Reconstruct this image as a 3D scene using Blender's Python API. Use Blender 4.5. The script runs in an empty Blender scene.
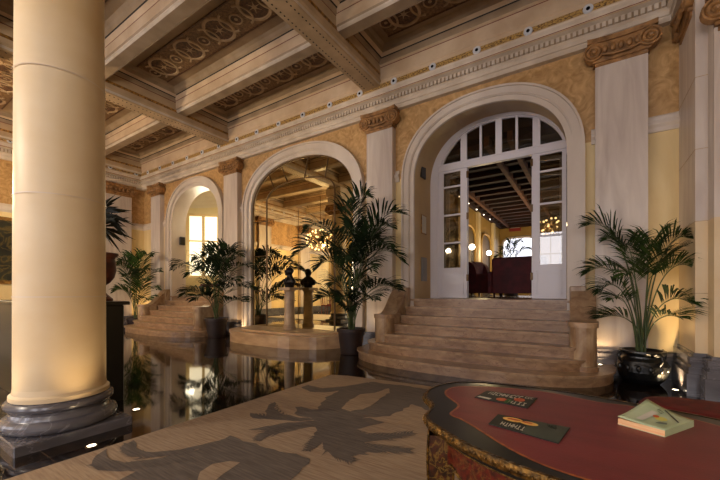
import bpy, bmesh, math, random
from mathutils import Vector, Matrix
R = random.Random(7)
PI = math.pi
S = bpy.context.scene
COL = S.collection
EYE = 1.22

# ------------------------------------------------------------------ survey helper (photo point on a known plane -> metres)
def at(u, v, Z=None, Y=None, X=None):
    a = (u - 360) / 349; xc = -.547 + .837 * a; yc = .837 + .547 * a; zc = (292 - v) / 349
    k = (Z - EYE) / zc if Z is not None else (Y / yc if Y is not None else X / xc)
    return Vector((xc * k, yc * k, EYE + zc * k))

# ------------------------------------------------------------------ materials
def lin(h):
    if not isinstance(h, str): return tuple(h) + (1,)
    h = h.lstrip('#'); o = []
    for i in (0, 2, 4):
        c = int(h[i:i + 2], 16) / 255
        o.append(c / 12.92 if c <= .04045 else ((c + .055) / 1.055) ** 2.4)
    return tuple(o) + (1,)

MATS = {}
def mat(name, c1, c2=None, rough=.5, metal=0, scale=4, stretch=(1, 1, 1), detail=5, lo=.35, hi=.65, bump=0, bscale=None,
        vein=None, vscale=2.5, vwidth=.035, emit=None, estr=0, ior=1.5, coat=0, dist=0, sheen=0):
    m = bpy.data.materials.new(name); m.use_nodes = True
    nt = m.node_tree; N = nt.nodes; L = nt.links
    b = N['Principled BSDF']
    b.inputs['Roughness'].default_value = rough; b.inputs['Metallic'].default_value = metal; b.inputs['IOR'].default_value = ior
    b.inputs['Specular IOR Level'].default_value = .15 if name.startswith('leaf') else .5; b.inputs['Coat Weight'].default_value = coat; b.inputs['Coat Roughness'].default_value = .08
    b.inputs['Base Color'].default_value = lin(c1)
    if c2 is not None or vein or bump:
        tc = N.new('ShaderNodeTexCoord'); mp = N.new('ShaderNodeMapping'); mp.inputs['Scale'].default_value = stretch
        L.new(tc.outputs['Object'], mp.inputs['Vector'])
    last = None
    if c2 is not None:
        n = N.new('ShaderNodeTexNoise'); n.inputs['Scale'].default_value = scale; n.inputs['Detail'].default_value = detail
        n.inputs['Distortion'].default_value = dist
        L.new(mp.outputs['Vector'], n.inputs['Vector'])
        r = N.new('ShaderNodeValToRGB'); r.color_ramp.elements[0].position = lo; r.color_ramp.elements[1].position = hi
        r.color_ramp.elements[0].color = lin(c1); r.color_ramp.elements[1].color = lin(c2)
        L.new(n.outputs['Fac'], r.inputs['Fac']); last = r.outputs['Color']
    if vein:
        n2 = N.new('ShaderNodeTexNoise'); n2.inputs['Scale'].default_value = vscale; n2.inputs['Detail'].default_value = 7
        n2.inputs['Distortion'].default_value = .8
        L.new(mp.outputs['Vector'], n2.inputs['Vector'])
        r2 = N.new('ShaderNodeValToRGB'); e = r2.color_ramp.elements
        e[0].position = .5 - vwidth; e[0].color = (0, 0, 0, 1); e[1].position = .5; e[1].color = (1, 1, 1, 1)
        q = e.new(.5 + vwidth); q.color = (0, 0, 0, 1)
        L.new(n2.outputs['Fac'], r2.inputs['Fac'])
        mx = N.new('ShaderNodeMixRGB'); mx.inputs['Color2'].default_value = lin(vein)
        L.new(r2.outputs['Color'], mx.inputs['Fac'])
        if last: L.new(last, mx.inputs['Color1'])
        else: mx.inputs['Color1'].default_value = lin(c1)
        last = mx.outputs['Color']
    if last: L.new(last, b.inputs['Base Color'])
    if bump:
        n3 = N.new('ShaderNodeTexNoise'); n3.inputs['Scale'].default_value = bscale or scale * 4; n3.inputs['Detail'].default_value = 4
        L.new(mp.outputs['Vector'], n3.inputs['Vector'])
        bp = N.new('ShaderNodeBump'); bp.inputs['Strength'].default_value = bump; bp.inputs['Distance'].default_value = .02
        L.new(n3.outputs['Fac'], bp.inputs['Height']); L.new(bp.outputs['Normal'], b.inputs['Normal'])
    if emit:
        b.inputs['Emission Color'].default_value = lin(emit); b.inputs['Emission Strength'].default_value = estr
    MATS[name] = m
    return m

mat('pale_stone', '#cdc0b2', '#bfb0a2', .45, scale=2.2, stretch=(1, 1, .35))
mat('pilaster_stone', '#cdc0b4', '#b3a398', .38, scale=1.6, stretch=(3, 3, .35), dist=1.0)
mat('cream_wall', '#dcc592', '#cfb480', .55, scale=1.3, stretch=(2, 2, .6), dist=.6)
mat('tan_marble', '#c7a06c', '#96703f', .45, scale=4, detail=9, dist=2.6, lo=.3, hi=.72)
mat('cornice_stone', '#cfc0ae', '#b9a894', .5, scale=3)
mat('ceiling_paint', '#9c8467', '#826b51', .6, scale=2)
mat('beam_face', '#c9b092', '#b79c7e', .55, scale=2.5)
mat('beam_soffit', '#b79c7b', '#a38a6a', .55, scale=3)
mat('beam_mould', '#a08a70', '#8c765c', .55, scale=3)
mat('red_line', '#6b2b1c', rough=.6)
mat('dark_line', '#241c18', rough=.7)
mat('gold_ornament', '#b07f35', '#5b3b1c', .42, metal=.25, scale=22, detail=4, bump=.5, bscale=30)
mat('gilt_capital', '#a67a4a', '#6a4a2b', .5, metal=.1, scale=9, detail=6, bump=.8, bscale=16, lo=.35, hi=.7)
mat('gold_frieze', '#5a3f26', '#b8924e', .5, scale=26, stretch=(1, 1, 2), detail=2, lo=.4, hi=.56)
mat('roundel_white', '#c3c4c8', rough=.4)
mat('roundel_dark', '#0b0c12', rough=.25)
mat('ornament_ground', '#8a6a46', '#5a3f28', .6, scale=26, detail=3, bump=.4, bscale=30)
mat('ornament_ring', '#b89e7e', '#a08666', .55, scale=8)
mat('ornament_disc', '#6a482e', '#40281a', .6, scale=22, detail=3)
mat('column_marble', '#d9c5a4', '#cfb48a', .5, scale=1.5, stretch=(1, 1, 1.6), detail=9, lo=.3, hi=.75)
mat('column_marble_pale', '#d8c9b8', '#c9b49d', .33, scale=1.6, detail=7, coat=.2)
mat('grey_marble', '#68656a', '#48454a', .26, scale=2.5, stretch=(1, 1, 3), detail=8, lo=.3, hi=.75, vein='#77747a', vscale=1.6, vwidth=.012, coat=.15)
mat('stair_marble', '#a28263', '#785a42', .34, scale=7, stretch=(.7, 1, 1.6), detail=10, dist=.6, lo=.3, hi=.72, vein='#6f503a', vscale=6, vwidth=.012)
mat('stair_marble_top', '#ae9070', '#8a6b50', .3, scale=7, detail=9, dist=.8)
mat('cheek_marble', '#b09574', '#876749', .34, scale=5, stretch=(1, 1, .5), detail=9, dist=1.2)
mat('basin_marble', '#bd9c78', '#a17f5f', .3, scale=4, stretch=(.6, 1, 2), detail=9)
mat('pedestal_stone', '#b0967a', '#8d745c', .45, scale=4)
mat('white_paint', '#d2ccd0', rough=.35)
mat('reveal_paint', '#bd9f6e', '#ae9060', .5, scale=1)
mat('brass', '#5a3f1c', rough=.4, metal=.4)
mat('bronze', '#120e0d', '#1d1512', .38, metal=.5, scale=8)
mat('pot_plain', '#2b1813', '#1f110d', .55, scale=6)
mat('pot_black', '#050506', '#0c0d0f', .34, scale=12, bump=.7, bscale=14, coat=.1)
mat('soil', '#1d140d', '#33241a', .95, scale=30)
mat('leaf', '#33491c', '#18260e', .6, scale=3, detail=2)
mat('leaf_dark', '#24341a', '#111b0c', .6, scale=3, detail=2)
mat('leaf_spiky', '#2a2a1c', '#12140d', .5, scale=4, detail=2)
mat('stem', '#4b5a2c', '#33401e', .5, scale=6)
mat('terracotta', '#6a3420', '#45200f', .6, scale=5)
mat('black_lacquer', '#040404', rough=.35)
mat('ebony', '#060504', rough=.3)
mat('gilt', '#7c5a26', '#35250f', .3, metal=.75, scale=60, detail=3, bump=.5, bscale=70)
mat('gilt_bright', '#c4b8ae', '#6a5a4a', .18, metal=.9, scale=60, detail=2)
mat('boulle', '#571408', '#2c0905', .3, scale=60, detail=4, vein='#5f3a18', vscale=30, vwidth=.03, coat=.15)
mat('boulle_leg', '#4a2410', '#1c0c05', .3, scale=45, detail=3, vein='#6a5020', vscale=30, vwidth=.05, coat=.1)
mat('leather', '#76282b', '#682124', .45, scale=3, stretch=(1, 4, 1), bump=.08, bscale=60)
mat('leather_edge', '#a05a28', '#7a3a1c', .4, scale=60, detail=2)
mat('burgundy', '#56141c', '#3e0e14', .75, scale=6)
mat('red_velvet', '#6a0d0c', '#4a0707', .7, scale=14)
mat('paper_dark', '#0e120c', '#171c13', .55, scale=20)
mat('paper_green', '#2c332a', '#3c4438', .5, scale=9)
mat('paper_white', '#c9c3b4', rough=.5)
mat('food_orange', '#c8642c', '#b03a20', .5, scale=60)
mat('food_yellow', '#ecc868', '#e0a050', .5, scale=50)
mat('food_green', '#2f5a25', rough=.5)
mat('book_cover', '#b9c4a0', '#a5b48e', .4, scale=9)
mat('book_pages', '#d9a070', '#e0b888', .7, scale=3, stretch=(1, 1, 60))
mat('book_yellow', '#cfc766', rough=.5)
mat('book_grey', '#6a7468', rough=.5)
mat('bulb', '#fff0d0', emit='#ffe2b0', estr=5)
mat('globe', '#fff0d0', emit='#fff0d8', estr=6)
mat('spot_disc', '#fff0d0', emit='#ffeccc', estr=8)
mat('day_pane', '#ffffff', emit='#dfe8ff', estr=1.6)
mat('day_pane_back', '#ffffff', emit='#bcd0ff', estr=2.2)
mat('curtain_pane', '#ffffff', emit='#fff0c4', estr=1.15)
mat('r1_wall', '#dccb9c', '#d2be8c', .5, scale=1)
mat('r1_vault', '#d9cbb0', '#cfc0a2', .5, scale=1)
mat('r2_wall', '#a8843c', '#96732f', .55, scale=1.5)
mat('r2_dark', '#4a3a22', rough=.6)
mat('dark_wood', '#3a1a0e', '#200f08', .85, scale=4, stretch=(.3, 1, 1))
mat('wood_mid', '#6a4026', '#4a2c1a', .85, scale=4)
mat('r2_floor', '#4a3b34', '#9b8f84', .2, scale=9, lo=.45, hi=.55)
mat('sign_red', '#8a1c14', rough=.5)
mat('grey_plate', '#7d7a78', rough=.4)
mat('dark_box', '#15110f', rough=.5)
mat('pale_rug', '#b6ada0', '#a79d8f', .9, scale=14)
mat('chair_wood', '#7a3418', '#5a2410', .4, scale=5)
mat('gold_frame', '#a67c3c', '#6c4a20', .4, metal=.5, scale=14, bump=.5)
mat('canvas_dark', '#2a2a18', '#0e0f0a', .5, scale=4, detail=6, vein='#5a4a20', vscale=3, vwidth=.05)
mat('mullion_blue', '#9aa4bd', rough=.4)

def floor_material():
    m = bpy.data.materials.new('floor_granite'); m.use_nodes = True; nt = m.node_tree; N = nt.nodes; L = nt.links; b = N['Principled BSDF']
    tc = N.new('ShaderNodeTexCoord')
    n = N.new('ShaderNodeTexNoise'); n.inputs['Scale'].default_value = 9; n.inputs['Detail'].default_value = 8
    L.new(tc.outputs['Object'], n.inputs['Vector'])
    r = N.new('ShaderNodeValToRGB'); r.color_ramp.elements[0].color = lin('#0d0907'); r.color_ramp.elements[1].color = lin('#2a1d15')
    r.color_ramp.elements[0].position = .4; r.color_ramp.elements[1].position = .7
    L.new(n.outputs['Fac'], r.inputs['Fac'])
    br = N.new('ShaderNodeTexBrick'); br.offset = 0; br.inputs['Scale'].default_value = 1; br.inputs['Mortar Size'].default_value = .004
    br.inputs['Brick Width'].default_value = .9; br.inputs['Row Height'].default_value = .9
    br.inputs['Color1'].default_value = (1, 1, 1, 1); br.inputs['Color2'].default_value = (1, 1, 1, 1); br.inputs['Mortar'].default_value = (0, 0, 0, 1)
    L.new(tc.outputs['Object'], br.inputs['Vector'])
    mx = N.new('ShaderNodeMixRGB'); mx.inputs['Color2'].default_value = lin('#4a3a2c')
    inv = N.new('ShaderNodeMath'); inv.operation = 'SUBTRACT'; inv.inputs[0].default_value = 1
    L.new(br.outputs['Color'], inv.inputs[1]); L.new(inv.outputs[0], mx.inputs['Fac']); L.new(r.outputs['Color'], mx.inputs['Color1'])
    L.new(mx.outputs['Color'], b.inputs['Base Color'])
    b.inputs['Roughness'].default_value = .05; b.inputs['IOR'].default_value = 1.62
    n2 = N.new('ShaderNodeTexNoise'); n2.inputs['Scale'].default_value = 1.6; n2.inputs['Detail'].default_value = 2
    L.new(tc.outputs['Object'], n2.inputs['Vector'])
    bp = N.new('ShaderNodeBump'); bp.inputs['Strength'].default_value = .05; bp.inputs['Distance'].default_value = .01
    L.new(n2.outputs['Fac'], bp.inputs['Height']); L.new(bp.outputs['Normal'], b.inputs['Normal'])
    MATS['floor_granite'] = m
floor_material()

def glass_material(name, tint, refl):
    m = bpy.data.materials.new(name); m.use_nodes = True; nt = m.node_tree; N = nt.nodes; L = nt.links
    N.remove(N['Principled BSDF'])
    t = N.new('ShaderNodeBsdfTransparent'); t.inputs['Color'].default_value = lin(tint)
    g = N.new('ShaderNodeBsdfGlossy'); g.inputs['Roughness'].default_value = .02
    f = N.new('ShaderNodeFresnel'); f.inputs['IOR'].default_value = refl
    mx = N.new('ShaderNodeMixShader')
    L.new(f.outputs[0], mx.inputs['Fac']); L.new(t.outputs[0], mx.inputs[1]); L.new(g.outputs[0], mx.inputs[2])
    L.new(mx.outputs[0], N['Material Output'].inputs['Surface'])
    MATS[name] = m
glass_material('pane_glass', '#c8c0b0', 1.9)
def mirror_material():
    m = bpy.data.materials.new('mirror_silver'); m.use_nodes = True; nt = m.node_tree; N = nt.nodes
    b = N['Principled BSDF']; b.inputs['Base Color'].default_value = lin('#dccfa8'); b.inputs['Metallic'].default_value = 1; b.inputs['Roughness'].default_value = .012
    MATS['mirror_silver'] = m
mirror_material()
def rug_material(name, c1, c2):
    m = bpy.data.materials.new(name); m.use_nodes = True; nt = m.node_tree; N = nt.nodes; L = nt.links; b = N['Principled BSDF']
    tc = N.new('ShaderNodeTexCoord'); mp = N.new('ShaderNodeMapping'); mp.inputs['Scale'].default_value = (3, 40, 3)
    L.new(tc.outputs['Object'], mp.inputs['Vector'])
    n = N.new('ShaderNodeTexNoise'); n.inputs['Scale'].default_value = 1.6; n.inputs['Detail'].default_value = 8
    L.new(mp.outputs['Vector'], n.inputs['Vector'])
    r = N.new('ShaderNodeValToRGB'); r.color_ramp.elements[0].color = lin(c1); r.color_ramp.elements[1].color = lin(c2)
    r.color_ramp.elements[0].position = .35; r.color_ramp.elements[1].position = .65
    L.new(n.outputs['Fac'], r.inputs['Fac']); L.new(r.outputs['Color'], b.inputs['Base Color']); b.inputs['Roughness'].default_value = .95
    bp = N.new('ShaderNodeBump'); bp.inputs['Strength'].default_value = .3; bp.inputs['Distance'].default_value = .01
    L.new(n.outputs['Fac'], bp.inputs['Height']); L.new(bp.outputs['Normal'], b.inputs['Normal'])
    MATS[name] = m
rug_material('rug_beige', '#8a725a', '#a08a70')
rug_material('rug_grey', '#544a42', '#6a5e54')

# ------------------------------------------------------------------ mesh builder
class MB:
    def __init__(s): s.v = []; s.f = []; s.m = []; s.mats = []; s.sm = []
    def mi(s, m):
        if m not in s.mats: s.mats.append(m)
        return s.mats.index(m)
    def add(s, vs, fs, m, smooth=False):
        o = len(s.v); s.v += [tuple(v) for v in vs]; i = s.mi(m)
        for f in fs: s.f.append([o + k for k in f]); s.m.append(i); s.sm.append(smooth)
        return s
    def box(s, x0, y0, z0, x1, y1, z1, m, T=None):
        vs = [Vector((x, y, z)) for z in (z0, z1) for y in (y0, y1) for x in (x0, x1)]
        if T: vs = [T @ v for v in vs]
        return s.add(vs, [(0, 2, 3, 1), (4, 5, 7, 6), (0, 1, 5, 4), (2, 6, 7, 3), (0, 4, 6, 2), (1, 3, 7, 5)], m)
    def bev(s, x0, y0, z0, x1, y1, z1, m, b=.01):          # box with chamfered vertical and top edges
        p = [(x0 + b, y0), (x1 - b, y0), (x1, y0 + b), (x1, y1 - b), (x1 - b, y1), (x0 + b, y1), (x0, y1 - b), (x0, y0 + b)]
        q = [(x0 + 2 * b, y0 + b), (x1 - 2 * b, y0 + b), (x1 - b, y0 + 2 * b), (x1 - b, y1 - 2 * b), (x1 - 2 * b, y1 - b), (x0 + 2 * b, y1 - b), (x0 + b, y1 - 2 * b), (x0 + b, y0 + 2 * b)]
        vs = [(x, y, z0) for x, y in p] + [(x, y, z1 - b) for x, y in p] + [(x, y, z1) for x, y in q]
        fs = [tuple(reversed(range(8)))] + [(i, (i + 1) % 8, 8 + (i + 1) % 8, 8 + i) for i in range(8)] + [(8 + i, 8 + (i + 1) % 8, 16 + (i + 1) % 8, 16 + i) for i in range(8)] + [tuple(range(16, 24))]
        return s.add(vs, fs, m)
    def prism(s, poly, z0, z1, m, mtop=None):
        n = len(poly)
        s.add([(x, y, z0) for x, y in poly] + [(x, y, z1) for x, y in poly], [tuple(reversed(range(n)))] + [(i, (i + 1) % n, n + (i + 1) % n, n + i) for i in range(n)], m)
        return s.add([(x, y, z1) for x, y in poly], [tuple(range(n))], mtop or m)
    def lathe(s, prof, m, c=(0, 0, 0), n=32, smooth=True, axis='z', caps=True, mats=None):
        vs = []
        for r, h in prof:
            for i in range(n):
                a = 2 * PI * i / n; x, y = r * math.cos(a), r * math.sin(a)
                vs.append({'z': (c[0] + x, c[1] + y, c[2] + h), 'y': (c[0] + x, c[1] + h, c[2] + y), 'x': (c[0] + h, c[1] + x, c[2] + y)}[axis])
        for k in range(len(prof) - 1):
            mm = mats[k] if mats else m
            o = len(s.v); ring = vs[k * n:(k + 2) * n]
            s.add(ring, [(i, (i + 1) % n, n + (i + 1) % n, n + i) for i in range(n)], mm, smooth)
        if caps:
            s.add(vs[:n], [tuple(reversed(range(n)))], m); s.add(vs[-n:], [tuple(range(n))], m)
        return s
    def tube(s, pts, r, m, n=8, smooth=True, r1=None):
        pts = [Vector(p) for p in pts]; rings = []; k = len(pts); up = Vector((0, 0, 1)); prev = None
        for i, p in enumerate(pts):
            t = (pts[min(i + 1, k - 1)] - pts[max(i - 1, 0)]).normalized()
            a = prev if prev is not None else (up if abs(t.z) < .9 else Vector((1, 0, 0)))
            sdir = t.cross(a).normalized(); b = sdir.cross(t).normalized(); prev = b
            rr = r if r1 is None else r + (r1 - r) * i / max(1, k - 1)
            rings += [p + (sdir * math.cos(2 * PI * j / n) + b * math.sin(2 * PI * j / n)) * rr for j in range(n)]
        fs = [(i * n + j, i * n + (j + 1) % n, (i + 1) * n + (j + 1) % n, (i + 1) * n + j) for i in range(k - 1) for j in range(n)]
        s.add(rings, fs, m, smooth); s.add(rings[:n], [tuple(reversed(range(n)))], m); s.add(rings[-n:], [tuple(range(n))], m)
        return s
    def ball(s, c, r, m, n=12, sc=(1, 1, 1), T=None):
        vs = []; fs = []
        for i in range(n + 1):
            th = PI * i / n
            for j in range(2 * n):
                ph = PI * j / n
                v = Vector((c[0] + r * sc[0] * math.sin(th) * math.cos(ph), c[1] + r * sc[1] * math.sin(th) * math.sin(ph), c[2] + r * sc[2] * math.cos(th)))
                vs.append(T @ v if T else v)
        for i in range(n):
            for j in range(2 * n):
                fs.append((i * 2 * n + j, (i + 1) * 2 * n + j, (i + 1) * 2 * n + (j + 1) % (2 * n), i * 2 * n + (j + 1) % (2 * n)))
        return s.add(vs, fs, m, True)
    def build(s, name, parent=None, merge=False):
        me = bpy.data.meshes.new(name); me.from_pydata(s.v, [], s.f)
        for m in s.mats: me.materials.append(MATS[m])
        for p, i, sm in zip(me.polygons, s.m, s.sm): p.material_index = i; p.use_smooth = sm
        bm = bmesh.new(); bm.from_mesh(me)
        if merge: bmesh.ops.remove_doubles(bm, verts=bm.verts, dist=1e-5)
        bmesh.ops.recalc_face_normals(bm, faces=bm.faces); bm.to_mesh(me); bm.free()
        o = bpy.data.objects.new(name, me); COL.objects.link(o)
        if parent: o.parent = parent
        return o

def tag(o, label=None, cat=None, group=None, kind=None):
    if label: o['label'] = label
    if cat: o['category'] = cat
    if group: o['group'] = group
    if kind: o['kind'] = kind
    return o
def thing(name, loc, label, cat, group=None, rz=0, kind=None):
    o = bpy.data.objects.new(name, None); COL.objects.link(o); o.location = loc; o.rotation_euler = (0, 0, rz); o.empty_display_size = .2
    return tag(o, label, cat, group, kind)
def copy_tree(o, parent=None):
    c = o.copy(); COL.objects.link(c); c.parent = parent
    for ch in list(o.children): copy_tree(ch, c)
    return c
def struct(o, label, cat='wall'): return tag(o, label, cat, kind='structure')

# ------------------------------------------------------------------ hall dimensions
YW = 6.5; XL = -13.9; YB = -6.0; XP = 1.06; XR = 4.0; CZ = 6.2; ZB = 3.55; LZ = 1.085
AR = {'a1': (-10.6, 1.3, LZ, 6.95), 'mir': (-6.12, 1.72, .0, 6.56), 'a3': (-1.605, 1.325, LZ, 7.4)}
ZS = 3.45; RI = 1.14; PW = 2.25
RBACK = 1.24
def archz(t, zs=ZS, ri=RI, p=PW): return zs + ri * max(0, 1 - abs(t) ** p) ** (1 / p)
def archpts(cx, hw, zs=ZS, ri=RI, n=28, p=PW):            # from right springing over to left
    out = []
    for i in range(n + 1):
        th = PI * i / n; c, s_ = math.cos(th), math.sin(th)
        out.append((cx + hw * math.copysign(abs(c) ** (2 / p), c), zs + ri * s_ ** (2 / p)))
    return out

struct(MB().box(XL - .3, YB - .3, -.1, XR + .2, 9.2, 0, 'floor_granite').build('floor'), 'polished dark granite hall floor with mirror-like reflections', 'floor')

# front wall with its three arches
w = MB()
def vstrip(x0, x1, z0, z1):
    if z1 <= z0: return
    for a, b, m in ((z0, min(z1, ZB), 'cream_wall'), (max(z0, ZB), z1, 'tan_marble')):
        if b > a: w.add([(x0, YW, a), (x1, YW, a), (x1, YW, b), (x0, YW, b)], [(0, 1, 2, 3)], m)
xs = XL
for key in ('a1', 'mir', 'a3'):
    cx, hw, zb, yd = AR[key]
    vstrip(xs, cx - hw, 0, CZ); xs = cx + hw
    if zb: vstrip(cx - hw, cx + hw, 0, zb)
    pts = archpts(cx, hw, n=40)
    for (xa, za), (xb, zb2) in zip(pts, pts[1:]):
        if abs(xa - xb) < 1e-6: continue
        w.add([(xa, YW, za), (xb, YW, zb2), (xb, YW, CZ), (xa, YW, CZ)], [(0, 1, 2, 3)], 'tan_marble')
    prof = [(cx + hw, zb)] + pts + [(cx - hw, zb)]; bp_ = archpts(cx, hw, 3.55, RBACK, n=40) if key == 'a3' else pts
    back = [(cx + hw, zb)] + bp_ + [(cx - hw, zb)]
    for i in range(len(prof) - 1):
        (xa, za), (xb, zb2), (xc, zc), (xd, zd) = prof[i], prof[i + 1], back[i + 1], back[i]
        w.add([(xa, YW, za), (xb, YW, zb2), (xc, yd, zc), (xd, yd, zd)], [(0, 1, 2, 3)], 'reveal_paint' if key == 'a3' else 'pale_stone', False)
vstrip(xs, XP, 0, CZ)
struct(w.build('wall_front'), 'cream and tan marble front wall pierced by three arches')

# left, back, right walls
struct(MB().add([(XL, YB, 0), (XL, YW, 0), (XL, YW, ZB), (XL, YB, ZB)], [(0, 1, 2, 3)], 'cream_wall')
       .add([(XL, YB, ZB), (XL, YW, ZB), (XL, YW, CZ), (XL, YB, CZ)], [(0, 1, 2, 3)], 'tan_marble').build('wall_left'), 'far left end wall of the hall, cream below and tan marble above')
wb = MB(); wins = (-12.2, -8.6, -5.0, -1.4, 2.2)
xs = XL
for c in wins:
    wb.add([(xs, YB, 0), (c - .8, YB, 0), (c - .8, YB, CZ), (xs, YB, CZ)], [(0, 1, 2, 3)], 'cream_wall')
    wb.add([(c - .8, YB, 0), (c + .8, YB, 0), (c + .8, YB, .9), (c - .8, YB, .9)], [(0, 1, 2, 3)], 'cream_wall')
    wb.add([(c - .8, YB, 4.4), (c + .8, YB, 4.4), (c + .8, YB, CZ), (c - .8, YB, CZ)], [(0, 1, 2, 3)], 'cream_wall')
    xs = c + .8
wb.add([(xs, YB, 0), (XR, YB, 0), (XR, YB, CZ), (xs, YB, CZ)], [(0, 1, 2, 3)], 'cream_wall')
struct(wb.build('wall_back'), 'cream back wall with five tall windows')
for i, c in enumerate(wins):
    o = thing('window_%d' % (i + 1), (c, YB, .9), 'tall back wall window with pale blue daylight', 'window', kind='structure')
    MB().box(-.8, -.12, 0, .8, -.1, 3.5, 'day_pane_back').build('pane', o)
    g = MB()
    for x in (-.78, -.27, .24, .74): g.box(x, -.1, 0, x + .05, -.03, 3.5, 'mullion_blue')
    for z in (0, 1.15, 2.3, 3.44): g.box(-.78, -.1, z, .78, -.03, z + .06, 'mullion_blue')
    g.build('window_frame', o)
struct(MB().add([(XR, YB, 0), (XR, 5.39, 0), (XR, 5.39, CZ), (XR, YB, CZ)], [(0, 1, 2, 3)], 'cream_wall')
       .add([(1.17, 5.41, 0), (XR, 5.41, 0), (XR, 5.41, CZ), (1.17, 5.41, CZ)], [(0, 1, 2, 3)], 'cream_wall').build('wall_right'), 'cream side wall right of the stepped pier')

# ceiling with beams
ceil = struct(MB().add([(XL, YB, CZ), (XR, YB, CZ), (XR, YW, CZ), (XL, YW, CZ)], [(0, 1, 2, 3)], 'ceiling_paint').build('ceiling'), 'coffered hall ceiling with painted ornament panels', 'ceiling')
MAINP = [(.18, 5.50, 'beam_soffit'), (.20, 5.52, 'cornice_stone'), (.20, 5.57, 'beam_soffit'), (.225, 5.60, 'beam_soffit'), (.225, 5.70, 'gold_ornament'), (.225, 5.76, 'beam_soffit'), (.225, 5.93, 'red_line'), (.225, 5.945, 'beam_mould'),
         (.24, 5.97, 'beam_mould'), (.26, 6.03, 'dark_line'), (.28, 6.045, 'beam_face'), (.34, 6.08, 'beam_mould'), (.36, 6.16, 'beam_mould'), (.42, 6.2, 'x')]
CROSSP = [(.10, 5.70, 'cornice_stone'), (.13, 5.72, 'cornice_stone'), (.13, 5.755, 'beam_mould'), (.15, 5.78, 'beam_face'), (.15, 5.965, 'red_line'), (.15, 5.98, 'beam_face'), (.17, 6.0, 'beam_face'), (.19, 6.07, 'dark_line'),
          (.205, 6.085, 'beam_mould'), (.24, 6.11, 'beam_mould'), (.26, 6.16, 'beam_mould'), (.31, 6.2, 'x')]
def beam(prof, c, a0, a1, axis, soffit):
    b = MB()
    def P(off, z, t): return (c + off, t, z) if axis == 'y' else (t, c + off, z)
    h = prof[0][0]; z = prof[0][1]
    b.add([P(-h, z, a0), P(h, z, a0), P(h, z, a1), P(-h, z, a1)], [(0, 1, 2, 3)], soffit)
    for sgn in (-1, 1):
        for (o0, z0, m), (o1, z1, _) in zip(prof, prof[1:]):
            b.add([P(sgn * o0, z0, a0), P(sgn * o0, z0, a1), P(sgn * o1, z1, a1), P(sgn * o1, z1, a0)], [(0, 1, 2, 3)], m)
    if axis == 'y':                                      # row of drop studs along the soffit edge
        t = a0 + .1
        while t < a1 - .1:
            for sg in (-1, 1): b.box(c + sg * .11 - .008, t, z - .006, c + sg * .11 + .008, t + .025, z, 'dark_line')
            t += .085
    return b.build('ceiling_beam' if axis == 'y' else 'cross_beam', ceil)
MX = (-13.85, -8.83, -3.83, 1.3); CY = (4.92, 3.12, 1.32, -.48, -2.28, -4.08)
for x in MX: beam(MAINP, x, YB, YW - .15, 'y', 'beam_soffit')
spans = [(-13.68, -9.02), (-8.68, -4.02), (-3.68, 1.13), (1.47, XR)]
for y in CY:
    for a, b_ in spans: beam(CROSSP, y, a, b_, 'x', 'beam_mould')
def ornament(L):
    b = MB(); hw = .33; z = -.012
    b.box(-L / 2, -hw, z, L / 2, hw, 0, 'ornament_ground')
    for sg in (-1, 1): b.box(-L / 2, sg * hw - .012, z - .012, L / 2, sg * hw + .012, 0, 'ornament_disc')
    def disc(cx, rx, ry, m, zz, seg=24):
        vs = [(cx + rx * math.cos(2 * PI * i / seg), ry * math.sin(2 * PI * i / seg), zz) for i in range(seg)]
        b.add(vs, [tuple(range(seg))], m)
    def ring(cx, rx, ry, wd, m, zz, a0=0, a1=2 * PI, seg=24, h=.018):
        vs = []
        for i in range(seg + 1):
            a = a0 + (a1 - a0) * i / seg
            for q, zq in ((0, z), (.2, zz - h), (.8, zz - h), (1, z)): vs.append((cx + (rx - wd * q) * math.cos(a), (ry - wd * q) * math.sin(a), zq))
        b.add(vs, [(4 * i + j, 4 * i + 4 + j, 4 * i + 5 + j, 4 * i + 1 + j) for i in range(seg) for j in range(3)], m)
    n = int(L / .93); st = L / n
    for i in range(n):
        c = -L / 2 + st * (i + .5)
        disc(c, .25, .24, 'ornament_disc', z - .004); ring(c, .31, .31, .065, 'ornament_ring', z)
        for k in range(6):
            a = k * PI / 3
            b.add([(c + .02 * math.cos(a + .8), .02 * math.sin(a + .8), z - .008), (c + .15 * math.cos(a), .14 * math.sin(a), z - .008), (c + .02 * math.cos(a - .8), .02 * math.sin(a - .8), z - .008)], [(0, 1, 2)], 'ornament_ring')
        disc(c, .045, .045, 'ornament_ring', z - .009, 10)
        for s2 in (-1, 1):
            for s3 in (-1, 1):
                ring(c + s2 * .33, .2, .24, .045, 'ornament_ring', z, PI / 2 * (0 if s2 < 0 else 1) if s3 > 0 else (PI * 1.5 if s2 < 0 else PI), (PI / 2 * (1 if s2 < 0 else 2)) if s3 > 0 else (PI * 2 if s2 < 0 else PI * 1.5), 8)
    for i in range(n + 1):
        c = -L / 2 + st * i
        if abs(c) > L / 2 - .01: c -= math.copysign(.13, c)
        disc(c, .1, .1, 'ornament_disc', z - .005, 16); ring(c, .125, .125, .03, 'ornament_ring', z - .002, seg=16)
        disc(c, .035, .035, 'ornament_ring', z - .009, 8)
    return b
orn = ornament(3.95).build('ornament_panel', ceil); first = True
edges = [YW - .25] + list(CY) + [YB]
for a, b_ in spans[:3]:
    for y1, y0 in zip(edges, edges[1:]):
        o = orn if first else orn.copy()
        if not first: COL.objects.link(o); o.parent = ceil
        first = False
        o.location = ((a + b_) / 2, (y0 + y1) / 2 + .06, CZ)

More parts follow.
